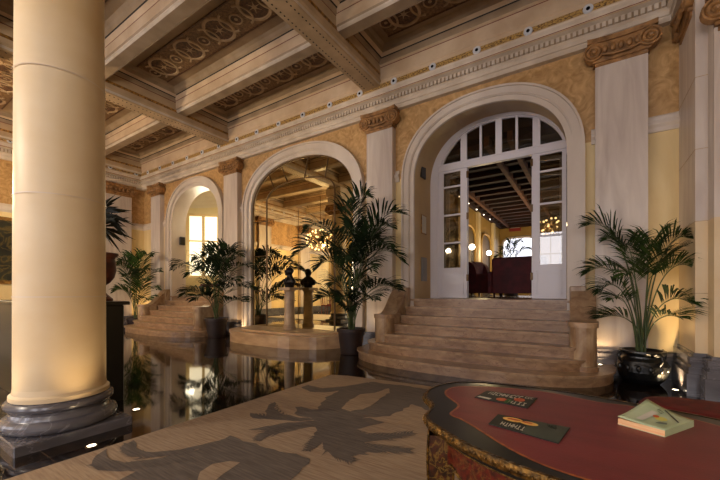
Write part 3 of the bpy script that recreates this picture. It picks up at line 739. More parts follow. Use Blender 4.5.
for y in (8.6, 9.6, 10.6, 11.6, 12.6, 13.6, 14.6):
    tag(finial(X0 + .2, y).build('fairy_bulb'), 'tiny glowing bulb along the left edge of the salon ceiling', 'light bulb', 'tiny bulbs along the salon ceiling edge')

def sofa(name, loc, rz, w, h, label, cat, wing=False):
    o = thing(name, loc, label, cat, rz=rz)
    b = MB().bev(-w / 2, -.1, .1, w / 2, .12, h, 'burgundy', .04); b.build('backrest', o)
    MB().bev(-w / 2, .12, .1, w / 2, .8, .42, 'burgundy', .04).build('seat', o)
    for sg in (-1, 1):
        x0, x1 = sorted((sg * (w / 2 - .02), sg * (w / 2 + .12)))
        a = MB().bev(x0, -.08, .1, x1, .82, .66, 'burgundy', .04)
        if wing:
            n = 8; pr = [(-.08, .6), (-.08, h)] + [(-.08 + .34 * math.sin(PI / 2 * i / n) , .62 + (h - .62) * math.cos(PI / 2 * i / n)) for i in range(n + 1)]
            a.add([(x0, y, z) for y, z in pr] + [(x1, y, z) for y, z in pr], [tuple(range(len(pr))), tuple(range(len(pr), 2 * len(pr)))] + [(i, (i + 1) % len(pr), len(pr) + (i + 1) % len(pr), len(pr) + i) for i in range(len(pr))], 'burgundy')
        a.build('armrest', o)
    for sx in (-1, 1):
        for y in (-.02, .72): MB().lathe([(.02, 0), (.03, .1)], 'dark_wood', (sx * (w / 2 - .05), y, 0), 10).build('leg', o)
    return o
sofa('sofa', (-1.42, 9.3, LZ), 0, 1.25, 1.0, 'burgundy sofa seen from behind through the open doors', 'sofa')
sofa('wing_chair', (-2.85, 10.8, LZ), -1.9, .5, 1.05, 'dark burgundy wing armchair left of the sofa beyond the doors', 'armchair', True)

def globe_lamp(u, v, X=None, Y=None, label='', zf=LZ):
    p = at(u, v, X=X, Y=Y)
    o = thing('globe_lamp', (p.x, p.y, zf), label, 'lamp', 'round globe lamps of the salon')
    h = p.z - zf
    MB().lathe([(.14, 0), (.14, .02), (.03, .05), (.015, .1), (.015, h - .13), (.04, h - .12)], 'dark_box', n=14).build('stand', o)
    MB().ball((0, 0, h), .095, 'globe', 10).build('globe', o)
globe_lamp(472, 247, X=-3.1, label='glowing white globe lamp on a dark stand, leftmost in the salon')
globe_lamp(489, 253, X=-3.1, label='glowing globe lamp between the wing chair and the salon window')
globe_lamp(533, 253, Y=15.4, label='glowing globe lamp just left of the right door leaf')
p = at(515, 227, Y=Y1 - .03)
o = tag(MB().box(-.2, -.02, -.05, .2, .0, .12, 'paper_white').box(-.25, -.025, -.2, .25, 0, -.05, 'sign_red').build('wall_sign'), 'small red and white sign above the salon window', 'sign'); o.location = p

# chandeliers
def chandelier(loc, r, n, label, drop, flat=.55, br=.055, grp=None):
    o = thing('chandelier', loc, label, 'chandelier', grp)
    fr = MB().tube([(0, 0, 0), (0, 0, drop)], .012, 'brass', 6).ball((0, 0, 0), r * .14, 'brass', 8)
    pos = []; ga = PI * (3 - math.sqrt(5))
    for i in range(n):
        z = 1 - 2 * (i + .5) / n; q = math.sqrt(1 - z * z); a = i * ga
        pos.append(Vector((q * math.cos(a) * r, q * math.sin(a) * r, z * r * flat)))
    for q in pos: fr.tube([(0, 0, 0), q], .006, 'brass', 4)
    fr.build('frame', o)
    b0 = MB().ball((0, 0, 0), br, 'bulb', 6).build('bulb', o); b0.location = pos[0]
    for q in pos[1:]:
        c = b0.copy(); COL.objects.link(c); c.parent = o; c.location = q
    return o
chandelier((-11, -.24, 3.77), .7, 54, 'large round chandelier with dozens of glowing bulbs, reflected in the arched mirror', 2.2, .7, .042)
chandelier((-.93, 12, 3.2), .42, 26, 'small chandelier of glowing bulbs seen through the panes of the right door leaf', 1.1, .6, .03)

# ------------------------------------------------------------------ yellow stair hall beyond the left arch
struct(MB().box(-15.5, 6.53, LZ - .1, -8.4, 9.6, LZ, 'stair_marble_top').build('floor'), 'marble landing floor beyond the left arch', 'floor')
s = MB(); pth = []
for i in range(17):
    a = PI * (1 - i / 16); pth.append((-12.2 + 2.9 * math.cos(a), 7.4 + 1.9 * math.sin(a)))
pth = [(-15.1, 6.96)] + pth + [(-9.3, 6.96)]
wx0, wx1, wz0, wz1 = None, None, 2.0, 4.2
for (xa, ya), (xb, yb2) in zip(pth, pth[1:]):
    for z0, z1, m, e in ((LZ, 1.5, 'cream_wall', 0), (1.5, 4.3, 'r1_wall', 0), (4.3, 4.42, 'r1_vault', 0), (4.42, 4.85, 'r1_wall', 0), (4.85, 5.0, 'r1_vault', 0)):
        s.add([(xa, ya, z0), (xb, yb2, z0), (xb, yb2, z1), (xa, ya, z1)], [(0, 1, 2, 3)], m)
struct(s.build('wall_landing'), 'curved yellow wall beyond the left arch')
s = MB()
for i in range(9):
    a0, a1 = PI / 2 * i / 9, PI / 2 * (i + 1) / 9
    A = [(-12.2 + (x + 12.2) * math.cos(a0), 7.0 + (y - 7.0) * math.cos(a0), 5.0 + .9 * math.sin(a0)) for x, y in pth]
    B = [(-12.2 + (x + 12.2) * math.cos(a1), 7.0 + (y - 7.0) * math.cos(a1), 5.0 + .9 * math.sin(a1)) for x, y in pth]
    for j in range(len(A) - 1): s.add([A[j], A[j + 1], B[j + 1], B[j]], [(0, 1, 2, 3)], 'r1_vault', True)
struct(s.build('ceiling'), 'pale domed vault of the landing beyond the left arch', 'ceiling')
wa, wb2 = at(192, 250, Y=9.0), at(217, 250, Y=9.0)
wn = thing('window_8', (-13.37, 8.58, 0), 'tall glowing curtained window beyond the left arch', 'window', kind='structure')
W = .54; wn.rotation_euler = (0, 0, PI / 4)
MB().box(-W, 0, 1.9, W, .02, 4.35, 'curtain_pane').build('pane', wn)
g = MB()
for x in (-W - .1, -.05, W): g.box(x, -.06, 1.8, x + .1, 0, 4.45, 'cream_wall')
for z in (1.8, 3.3, 4.35): g.box(-W - .1, -.05, z, W + .1, 0, z + (.1 if z != 3.3 else .05), 'cream_wall')
g.build('window_frame', wn)
p = at(181.5, 241, X=-11.9)
tag(MB().bev(-11.9, 6.72, p.z - .14, -11.83, 6.9, p.z + .14, 'dark_box', .01).build('wall_box'), 'small dark box on the left reveal of the yellow-lit arch', 'wall box')
o = thing('bench', (-11.0, 7.6, LZ), 'dark bench with red cushion at the top of the left staircase', 'bench')
MB().bev(-.8, -.2, .3, .8, .2, .36, 'dark_wood', .01).build('frame', o)
MB().bev(-.78, -.19, .36, .78, .19, .42, 'red_velvet', .02).build('cushion', o)
for x in (-.72, .72):
    for y in (-.15, .15): MB().box(x - .03, y - .03, 0, x + .03, y + .03, .3, 'dark_wood').build('leg', o)

# ------------------------------------------------------------------ palms
def bez(p, t):
    a, b, c, d = p; s = 1 - t
    return a * s ** 3 + b * (3 * s * s * t) + c * (3 * s * t * t) + d * t ** 3
def frond_mesh(P, L, n, start, m, droop=.5, wid=.018, rng=R):
    b = MB(); N = 22; pts = [bez(P, i / N) for i in range(N + 1)]
    b.tube(pts, .011, 'stem', 5, r1=.003)
    for i in range(n):
        t = start + (1 - start) * (i + .5) / n; p = bez(P, t); q = bez(P, min(1, t + .02)); T = (q - p)
        if T.length < 1e-6: T = bez(P, 1) - bez(P, .95)
        T.normalize(); side = T.cross(Vector((0, 0, 1)))
        if side.length < .15: side = T.cross(Vector((.3, 1, 0)))
        side.normalize(); nrm = side.cross(T).normalized()
        tt = (t - start) / (1 - start); ln = L * (.45 + .75 * math.sin(PI * min(1, tt * .95 + .12))) * (1 - .35 * tt)
        for sg in (-1, 1):
            l = ln * rng.uniform(.85, 1.1); ang = .82 - .42 * tt
            d0 = (side * sg * math.sin(ang) + T * math.cos(ang) + nrm * .3 + Vector((rng.uniform(-.12, .12), rng.uniform(-.12, .12), rng.uniform(-.1, .1)))).normalized()
            p1 = p + d0 * l * .5; p2 = p1 + (d0 + Vector((0, 0, -droop * .38))).normalized() * l * .32; p3 = p2 + (d0 + Vector((0, 0, -droop * 1.1))).normalized() * l * .28
            wv = T.cross(d0).cross(d0).normalized() * wid * rng.uniform(.8, 1.15)
            b.add([p, p1 + wv, p1 - wv, p2 + wv * .75, p2 - wv * .75, p3], [(0, 1, 2), (1, 3, 4, 2), (3, 5, 4)], m)
    return b
def palm(name, loc, zr, fr, label, L, m='leaf', pot=None, droop=.5, n=22, wid=.018, start=.38):
    o = thing(name, loc, label, 'palm'); rng = random.Random(int(abs(loc[0] * 100)))
    pot(o)
    base = Vector((0, 0, zr))
    for (u, v, dy, pk) in fr:
        tip = at(u, v, Y=loc[1] + dy) - Vector(loc); hz = Vector((tip.x, tip.y, 0)); hl = hz.length
        b0 = base + Vector((rng.uniform(-.06, .06), rng.uniform(-.06, .06), 0))
        top = max(tip.z, zr) + pk
        P = (b0, b0 + hz * .08 + Vector((0, 0, (top - zr) * .65)), b0 + hz * .5 + Vector((0, 0, (top - zr) * 1.08)), tip)
        frond_mesh(P, L * rng.uniform(.85, 1.1), n, start, m, droop, wid, rng).build('frond', o)
    return o
def pot_tapered(r0, r1, h):
    def f(o):
        MB().lathe([(r0 * .95, 0), (r0, .02), (r1 * .97, h - .07), (r1 * 1.06, h - .065), (r1 * 1.06, h), (r1 * .93, h), (r1 * .92, h - .05)], 'pot_plain', n=32).build('pot', o)
        MB().lathe([(0, h - .045), (r1 * .92, h - .045)], 'soil', n=24, caps=False).build('soil', o)
    return f
def pot_urn(o):
    pr = [(.20, 0), (.24, .02), (.30, .08), (.335, .17), (.335, .25), (.31, .31), (.27, .35), (.265, .37), (.30, .40), (.315, .42), (.31, .44), (.27, .44), (.26, .40)]; pr = [(a_ * .83, z_) for a_, z_ in pr]
    b = MB().lathe(pr, 'pot_black', n=40)
    for k in range(14):
        a = 2 * PI * k / 14; b.ball((.272 * math.cos(a), .272 * math.sin(a), .22), .028, 'pot_black', 6, (1, 1, 1.6))
    b.build('pot', o); MB().lathe([(0, .41), (.215, .41)], 'soil', n=20, caps=False).build('soil', o)
    for a in (.6, PI + .6, -1.0):
        c, s_ = math.cos(a), math.sin(a)
        MB().tube([((.245 + d) * c, (.245 + d) * s_, z) for d, z in ((-.01, .41), (.04, .43), (.075, .39), (.07, .33), (.03, .28))], .018, 'pot_black', 8).build('handle', o)

palm('potted_palm', (.61, 6.02, 0), .42, [(586, 226, -.1, .02), (606, 240, .1, .0), (625, 246, -.35, .0), (652, 244, .1, .0), (688, 238, -.3, .04), (670, 256, -.4, .0), (586, 274, -.15, .2), (600, 292, -.4, .22), (693, 268, -.25, .12), (690, 303, -.4, .12), (601, 318, -.2, .08), (650, 272, -.5, .12), (625, 275, -.5, .12), (680, 318, -.5, .05), (612, 300, -.45, .1)],
     'kentia palm in an ornate black urn right of the main staircase', .40, pot=pot_urn, droop=.6, n=30, wid=.009, start=.55)
palm('potted_palm', (-3.95, 5.72, 0), .45, [(368, 196, -.1, .0), (345, 208, .2, .05), (402, 214, -.1, .1), (392, 228, -.4, .2), (403, 262, -.2, .5), (392, 250, -.7, .4), (296, 255, -.2, .42), (305, 232, .1, .3), (318, 268, -.6, .3), (398, 290, -.3, .2), (318, 300, -.4, .15), (345, 262, -.8, .4), (372, 270, -.8, .3), (325, 238, .2, .15), (378, 240, .1, .1), (340, 300, -.7, .15), (375, 300, -.7, .1), (355, 230, .2, .05), (332, 285, .2, .15), (365, 285, .2, .2), (350, 310, -.5, .1)],
     'tall palm in a brown tapered pot between the mirror and the main staircase', .56, 'leaf_dark', pot_tapered(.21, .27, .5), .6, 28, .017, .42)
palm('potted_palm', (-8.45, 5.8, 0), .45, [(188, 276, -.2, .3), (173, 270, -.1, .35), (205, 254, -.2, .05), (219, 252, -.05, .05), (240, 256, -.15, .15), (256, 270, -.2, .3), (254, 290, -.3, .2), (182, 296, -.4, .3), (200, 268, -.6, .2), (225, 262, -.6, .2), (212, 285, -.8, .1), (238, 282, -.7, .2), (195, 300, -.7, .2), (245, 302, -.1, .1), (196, 260, -.05, .12), (232, 250, -.05, .1)],
     'bushy palm in a dark tapered pot left of the mirror platform', .6, 'leaf_dark', pot_tapered(.22, .29, .52), .8, 24, .021, .4)
palm('potted_palm', (-13.0, 5.8, 0), .32, [(114, 268, -.45, .2), (150, 256, .0, .05), (134, 258, -.1, .02), (160, 272, -.2, .15), (114, 292, -.5, .2), (158, 290, -.3, .15), (125, 276, -.5, .1), (146, 280, -.5, .1), (121, 262, -.3, .1), (150, 300, -.4, .1)],
     'young palm against the end wall left of the far staircase', .55, 'leaf', pot_tapered(.2, .26, .34), .6, 18, .03, .35)
palm('potted_palm', (-2.1, 12.2, LZ), .5, [(496, 258, .1, .2), (502, 250, .1, .1), (512, 243, .1, .05), (522, 242, .1, .05), (532, 250, 0, .1)],
     'palm standing behind the burgundy sofa in the salon', .3, 'leaf_dark', pot_tapered(.2, .26, .5), .4, 12, .02, .4)

# spiky plant in an urn on the counter
up = Vector((-4.72, 1.72, 1.116))
o = thing('footed_urn', up, 'brown terracotta footed urn on the black counter behind the big column', 'urn')
o.scale = (.8,) * 3
MB().lathe([(.17, 0), (.17, .03), (.15, .05), (.1, .1), (.055, .16), (.05, .2), (.07, .22)], 'terracotta', n=28).build('foot', o)
MB().lathe([(.07, .22), (.13, .26), (.185, .34), (.21, .45), (.205, .55), (.19, .6), (.2, .63), (.235, .66), (.235, .69), (.2, .69), (.19, .62)], 'terracotta', n=32).build('bowl', o)
o = thing('spiky_plant', up + Vector((0, 0, .63)), 'dark spiky dracaena growing from the terracotta urn', 'plant')
MB().tube([(0, 0, 0), (.02, 0, .25), (0, .01, .55)], .02, 'stem', 8).build('stem', o)
rg = random.Random(3)
for hgt, cnt in ((.42, 50), (.62, 60)):
    tuft = MB()
    for i in range(cnt):
        a = rg.uniform(0, 2 * PI); el = rg.uniform(-.7, 1.35); l = rg.uniform(.30, .46)
        d0 = Vector((math.cos(a) * math.cos(el), math.sin(a) * math.cos(el), math.sin(el))); s0 = d0.cross(Vector((0, 0, 1))).normalized() * .0045
        p0 = Vector((0, 0, hgt)); p1 = p0 + d0 * l * .5; p2 = p0 + d0 * l + Vector((0, 0, -.09))
        tuft.add([p0 - s0 * .6, p0 + s0 * .6, p1 + s0, p2, p1 - s0], [(0, 1, 2, 3, 4)], 'leaf_spiky')
    tuft.build('leaf_tuft', o)
o.scale = (.84,) * 3; o.location.z = 1.118 + .50

# black counter
o = thing('reception_counter', (-5.5, 1.52, 0), 'long black counter standing behind the big round column', 'counter')
MB().bev(-1.1, -.3, 0, 1.1, .33, 1.075, 'black_lacquer', .01).build('body', o)
MB().bev(-1.12, -.33, 1.075, 1.13, .38, 1.115, 'black_lacquer', .008).build('countertop', o)
# painting on the end wall
o = thing('framed_painting', (XL, 2.95, 2.4), 'large dark landscape painting in a gilt frame on the end wall', 'painting')
MB().box(.0, -.75, -.95, .05, .75, .95, 'gold_frame').build('frame', o); MB().box(.05, -.65, -.85, .055, .65, .85, 'canvas_dark').build('canvas', o)

# dining table and chairs seen in the mirror, pale rug
o = tag(MB().box(-13.2, -1.6, 0, -9.3, 1.4, .012, 'pale_rug').build('rug'), 'plain pale rug at the far end of the hall, seen in the mirror', 'rug')
tb = Vector((-12.0, -3.3, 0))
o = thing('dining_table', tb, 'dark wooden table at the far end of the hall, seen in the mirror', 'table')
MB().lathe([(.75, .71), (.78, .73), (.75, .75)], 'chair_wood', n=32).build('tabletop', o); MB().lathe([(.3, 0), (.3, .04), (.07, .1), (.06, .5), (.12, .71)], 'chair_wood', n=16).build('pedestal', o)
def chair(loc, rz, label):
    o = thing('dining_chair', loc, label, 'chair', 'wooden chairs round the far table', rz)
    MB().bev(-.22, -.22, .42, .22, .22, .49, 'red_velvet', .015).build('seat', o)
    MB().tube([(-.2, .21, .45), (-.21, .24, .95), (0, .25, 1.02), (.21, .24, .95), (.2, .21, .45)], .02, 'chair_wood', 6).tube([(0, .22, .48), (0, .25, 1.0)], .03, 'chair_wood', 6).build('backrest', o)
    for x in (-.19, .19):
        for y in (-.19, .19): MB().tube([(x, y, 0), (x * .95, y, .43)], .02, 'chair_wood', 6).build('leg', o)
for a, t in ((.3, 'wooden chair with red seat on the window side of the far table'), (1.9, 'wooden chair with red seat at the near side of the far table'), (3.5, 'wooden chair with red seat on the left of the far table'), (5.1, 'wooden chair with red seat at the back of the far table')):
    chair(tb + Vector((math.cos(a) * 1.0, math.sin(a) * 1.0, 0)), a - PI / 2, t)

# ------------------------------------------------------------------ big rug with palm silhouettes
def px(l, ox, oy, s): return [(ox + x / s, oy + y / s) for x, y in l]
rb = MB()
RC = [(-3.15, -1.5), (2.2, -1.5), (2.2, 4.62), (-1.76, 4.24), (-2.9, 4.13), (-3.15, 4.05)]
rb.prism(RC, 0, .010, 'rug_beige')
rr = random.Random(5)
ZC = [0]
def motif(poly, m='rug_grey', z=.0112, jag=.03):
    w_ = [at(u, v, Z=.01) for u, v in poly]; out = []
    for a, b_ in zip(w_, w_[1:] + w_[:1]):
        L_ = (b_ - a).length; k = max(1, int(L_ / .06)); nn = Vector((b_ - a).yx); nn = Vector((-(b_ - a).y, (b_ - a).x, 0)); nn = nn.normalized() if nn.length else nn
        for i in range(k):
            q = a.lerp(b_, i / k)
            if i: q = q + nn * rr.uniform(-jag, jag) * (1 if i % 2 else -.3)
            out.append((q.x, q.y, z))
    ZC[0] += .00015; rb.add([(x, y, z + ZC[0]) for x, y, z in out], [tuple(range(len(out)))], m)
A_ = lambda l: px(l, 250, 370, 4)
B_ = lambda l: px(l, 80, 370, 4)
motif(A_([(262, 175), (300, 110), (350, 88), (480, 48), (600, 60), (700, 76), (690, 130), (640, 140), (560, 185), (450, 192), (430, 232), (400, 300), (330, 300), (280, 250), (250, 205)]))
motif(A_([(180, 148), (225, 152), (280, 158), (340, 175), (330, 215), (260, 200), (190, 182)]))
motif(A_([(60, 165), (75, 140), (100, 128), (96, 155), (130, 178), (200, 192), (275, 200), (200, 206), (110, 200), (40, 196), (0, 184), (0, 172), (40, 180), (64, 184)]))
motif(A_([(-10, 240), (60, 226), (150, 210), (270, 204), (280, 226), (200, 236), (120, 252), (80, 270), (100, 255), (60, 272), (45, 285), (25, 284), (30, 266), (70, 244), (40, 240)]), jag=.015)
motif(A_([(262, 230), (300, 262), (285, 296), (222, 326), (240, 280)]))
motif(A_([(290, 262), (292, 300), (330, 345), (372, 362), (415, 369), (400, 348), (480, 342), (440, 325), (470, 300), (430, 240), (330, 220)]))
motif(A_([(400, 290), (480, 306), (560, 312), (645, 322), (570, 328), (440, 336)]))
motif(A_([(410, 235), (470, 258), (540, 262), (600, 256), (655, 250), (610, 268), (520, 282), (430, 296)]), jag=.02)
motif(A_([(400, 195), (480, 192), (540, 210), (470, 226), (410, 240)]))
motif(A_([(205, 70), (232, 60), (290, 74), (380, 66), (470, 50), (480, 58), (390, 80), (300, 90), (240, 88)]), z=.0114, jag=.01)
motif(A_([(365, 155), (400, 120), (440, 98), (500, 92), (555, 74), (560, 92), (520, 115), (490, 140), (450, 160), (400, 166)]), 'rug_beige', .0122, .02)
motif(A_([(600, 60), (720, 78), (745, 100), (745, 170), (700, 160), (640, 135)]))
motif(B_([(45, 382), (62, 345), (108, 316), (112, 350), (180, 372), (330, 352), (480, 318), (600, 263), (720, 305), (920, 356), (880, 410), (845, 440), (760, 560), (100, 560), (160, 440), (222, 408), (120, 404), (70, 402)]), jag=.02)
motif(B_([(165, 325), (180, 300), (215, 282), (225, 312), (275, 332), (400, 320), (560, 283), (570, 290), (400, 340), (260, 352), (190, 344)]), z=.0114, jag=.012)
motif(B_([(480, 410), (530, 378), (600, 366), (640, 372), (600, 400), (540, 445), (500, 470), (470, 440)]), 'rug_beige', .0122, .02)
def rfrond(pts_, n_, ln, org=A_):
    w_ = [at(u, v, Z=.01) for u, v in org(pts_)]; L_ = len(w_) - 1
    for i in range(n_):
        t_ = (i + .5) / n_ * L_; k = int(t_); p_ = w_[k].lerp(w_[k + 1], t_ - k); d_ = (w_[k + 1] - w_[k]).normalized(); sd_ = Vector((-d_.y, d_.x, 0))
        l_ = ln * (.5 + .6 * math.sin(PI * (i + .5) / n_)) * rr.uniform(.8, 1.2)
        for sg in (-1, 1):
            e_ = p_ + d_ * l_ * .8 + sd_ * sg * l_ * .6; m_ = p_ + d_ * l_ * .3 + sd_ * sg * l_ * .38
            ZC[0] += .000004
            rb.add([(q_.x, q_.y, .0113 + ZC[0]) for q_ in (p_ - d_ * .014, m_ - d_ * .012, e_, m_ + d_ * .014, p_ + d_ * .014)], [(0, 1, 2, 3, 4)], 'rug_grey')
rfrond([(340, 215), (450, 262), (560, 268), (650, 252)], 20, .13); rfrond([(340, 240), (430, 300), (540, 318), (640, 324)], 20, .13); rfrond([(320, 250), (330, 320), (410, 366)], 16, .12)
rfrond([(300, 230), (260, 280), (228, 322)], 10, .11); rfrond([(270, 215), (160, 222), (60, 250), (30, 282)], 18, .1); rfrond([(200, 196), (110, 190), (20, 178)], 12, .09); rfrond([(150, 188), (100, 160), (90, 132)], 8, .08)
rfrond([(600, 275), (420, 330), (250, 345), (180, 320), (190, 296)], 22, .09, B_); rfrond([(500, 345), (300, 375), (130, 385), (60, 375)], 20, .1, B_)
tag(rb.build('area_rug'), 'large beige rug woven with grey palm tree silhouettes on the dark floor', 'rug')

# ------------------------------------------------------------------ serpentine writing table
TZ = .76; tc_ = Vector((.08, 1.395))
half = [(-.466, 1.162), (-.496, 1.195), (-.517, 1.245), (-.522, 1.30), (-.53, 1.35), (-.558, 1.39), (-.598, 1.43), (-.627, 1.50), (-.635, 1.57), (-.625, 1.65), (-.598, 1.72), (-.558, 1.772), (-.505, 1.81), (-.45, 1.835), (-.381, 1.855), (-.30, 1.866), (-.2, 1.872), (-.1, 1.872), (0, 1.862), (.09, 1.843), (.18, 1.823), (.26, 1.805), (.33, 1.79), (.40, 1.765), (.47, 1.735), (.54, 1.69)]
def chaikin(poly, k):
    for _ in range(k):
        q = []
        for a, b_ in zip(poly, poly[1:] + poly[:1]): q += [(a[0] * .75 + b_[0] * .25, a[1] * .75 + b_[1] * .25), (a[0] * .25 + b_[0] * .75, a[1] * .25 + b_[1] * .75)]
        poly = q
    return poly
outl = [(x - tc_.x, y - tc_.y) for x, y in half]; outl = chaikin(outl + [(-x, -y) for x, y in outl], 1)
def inset(poly, d):
    n = len(poly); out = []
    for i in range(n):
        a, c = Vector(poly[i - 1]), Vector(poly[(i + 1) % n]); t = (c - a).normalized(); out.append((poly[i][0] + t.y * d, poly[i][1] - t.x * d))
    return out
def smooth_poly(poly, k):
    n = len(poly)
    for _ in range(k): poly = [((poly[i - 1][0] + 2 * poly[i][0] + poly[(i + 1) % n][0]) / 4, (poly[i - 1][1] + 2 * poly[i][1] + poly[(i + 1) % n][1]) / 4) for i in range(n)]
    return poly
tbl = thing('writing_table', (tc_.x, tc_.y, 0), 'ornate red boulle writing table with gilt rim and red leather top in the right foreground', 'table')
def band(b, A, za, B, zb2, m):
    n = len(A); b.add([(x, y, za) for x, y in A] + [(x, y, zb2) for x, y in B], [(i, (i + 1) % n, n + (i + 1) % n, n + i) for i in range(n)], m, True)
I1 = inset(outl, .012); LP = [at(u, v, Z=TZ) for u, v in ((462, 419.6), (453, 417), (448, 413.5), (455, 409), (458.5, 405), (452, 400.5), (444.5, 395), (444.5, 391), (449, 388), (458, 386.4), (470, 386), (498, 387), (520, 389), (536, 390.8), (554, 393), (575, 397.5), (600, 402.5), (625, 405), (660, 411), (690, 418), (720, 426))]
LP = [(p_.x - tc_.x, p_.y - tc_.y) for p_ in LP]; I2 = chaikin(LP + [(-x, -y) for x, y in LP], 2); I3 = inset(I2, .009)
t = MB(); band(t, I1, TZ - .03, I1, TZ, 'ebony'); t.add([(x, y, TZ) for x, y in I1], [tuple(range(len(I1)))], 'ebony'); t.add([(x, y, TZ - .03) for x, y in I1], [tuple(range(len(I1)))], 'ebony'); t.build('tabletop', tbl)
t = MB(); band(t, I2, TZ + .0005, I3, TZ + .001, 'leather_edge'); t.add([(x, y, TZ + .001) for x, y in I3], [tuple(range(len(I3)))], 'leather'); t.build('leather_inset', tbl)
t = MB(); O1 = inset(outl, -.002); O2 = inset(outl, -.006)
band(t, I1, TZ + .002, outl, TZ + .001, 'gilt'); band(t, outl, TZ + .001, O2, TZ - .012, 'gilt'); band(t, O2, TZ - .012, O1, TZ - .026, 'gilt'); band(t, O1, TZ - .026, inset(outl, .02), TZ - .034, 'gilt')
n = len(O2)
for i in range(0, n):
    a = Vector(O2[i]); c = Vector(O2[(i + 1) % n])
    k = max(1, int((c - a).length / .013))
    for j in range(k):
        q = a.lerp(c, j / k); t.ball((q.x, q.y, TZ - .012), .0045, 'gilt', 4, (1, 1, .9))
t.build('gilt_rim', tbl)
ap = smooth_poly(inset(outl, .035), 1); ap2 = smooth_poly(inset(outl, .05), 1)
# corner leg indices: find outline points nearest to the four corners
cor = [(-.52, -.20), (-.60, .34), (.52, .20), (.60, -.34)]
idx = [min(range(n), key=lambda i: (ap[i][0] - cx_) ** 2 + (ap[i][1] - cy_) ** 2) for cx_, cy_ in cor]
t = MB()
sidx = sorted(idx)
def apron_z(i):
    for a, b_ in zip(sidx, sidx[1:] + [sidx[0] + n]):
        j = i if i >= sidx[0] else i + n
        if a <= j <= b_:
            s_ = (j - a) / max(1, b_ - a); e_ = min(s_, 1 - s_) * 2; return TZ - (.22 - .10 * math.sin(PI / 2 * min(1, e_ / .13)) if e_ < .13 else .12 + .08 * min(1, (e_ - .13) / .25))
    return TZ - .25
zs_ = [apron_z(i) for i in range(n)]
for i in range(n):
    j = (i + 1) % n
    t.add([(ap[i][0], ap[i][1], TZ - .034), (ap[j][0], ap[j][1], TZ - .034), (ap[j][0], ap[j][1], TZ - .055), (ap[i][0], ap[i][1], TZ - .055)], [(0, 1, 2, 3)], 'ebony')
    t.add([(ap[i][0], ap[i][1], TZ - .055), (ap[j][0], ap[j][1], TZ - .055), (ap[j][0], ap[j][1], zs_[j]), (ap[i][0], ap[i][1], zs_[i])], [(0, 1, 2, 3)], 'boulle')
t.build('apron', tbl)
t = MB()
t.tube([(ap[i][0], ap[i][1], zs_[i]) for i in range(n)] + [(ap[0][0], ap[0][1], zs_[0])], .006, 'gilt', 5); t.tube([(ap[i][0], ap[i][1], TZ - .057) for i in range(n)] + [(ap[0][0], ap[0][1], TZ - .057)], .003, 'gilt', 5)
t.build('apron_moulding', tbl)
for i in idx:
    c = Vector(ap[i]); out = c.normalized()
    lg = MB(); rings = []; prof = [(TZ - .034, .045, .0), (TZ - .1, .046, .004), (TZ - .165, .043, .006), (TZ - .25, .038, .004), (TZ - .4, .026, -.03), (TZ - .55, .019, -.045), (TZ - .66, .017, -.03), (TZ - .72, .022, -.005), (.026, .026, .01), (.0135, .02, .012)]
    sd = Vector((-out.y, out.x)); pv = []
    for z, r, dd in prof:
        cc = c + out * (dd - .012)
        for aa in range(4):
            q = cc + out * r * (1, 1, -1, -1)[aa] + sd * r * (-1, 1, 1, -1)[aa] * 1.05; pv.append((q.x, q.y, z))
    ms = ['boulle_leg'] * 3 + ['gilt_bright'] + ['boulle_leg'] * 3 + ['gilt'] * 2
    for k in range(len(prof) - 1): lg.add(pv[4 * k:4 * k + 8], [(q, (q + 1) % 4, 4 + (q + 1) % 4, 4 + q) for q in range(4)], ms[k])
    lg.add(pv[-4:], [(0, 1, 2, 3)], 'gilt')
    l_ = lg.build('leg', tbl)
    gm = MB()
    for aa in range(4): gm.tube([pv[4 * k + aa] for k in range(5)], .0045, 'gilt', 5)
    gm.build('gilt_edge', l_)

# leaflets and book
def quad_thing(name, q, th, label, cat, m):
    W_ = [at(u, v, Z=TZ + .004) for u, v in q]; c = sum(W_, Vector()) / 4
    o = thing(name, (c.x, c.y, TZ + .001), label, cat)
    loc_ = [(w_.x - c.x, w_.y - c.y) for w_ in W_]
    MB().prism(loc_, .0, th, m).build('sheet', o)
    P0, P1, P2, P3 = [Vector(p_) for p_ in loc_]           # 0 near left, 1 far left, 2 far right, 3 near right
    def UV(s_, t_): a = P0.lerp(P3, s_); b_ = P1.lerp(P2, s_); r_ = a.lerp(b_, t_); return (r_.x, r_.y, th + .0006)
    return o, UV
def patch(b, UV, pts_, m): b.add([UV(*p_) for p_ in pts_], [tuple(range(len(pts_)))], m)
def ell(cx_, cy_, rx, ry, k=14): return [(cx_ + rx * math.cos(2 * PI * i / k), cy_ + ry * math.sin(2 * PI * i / k)) for i in range(k)]
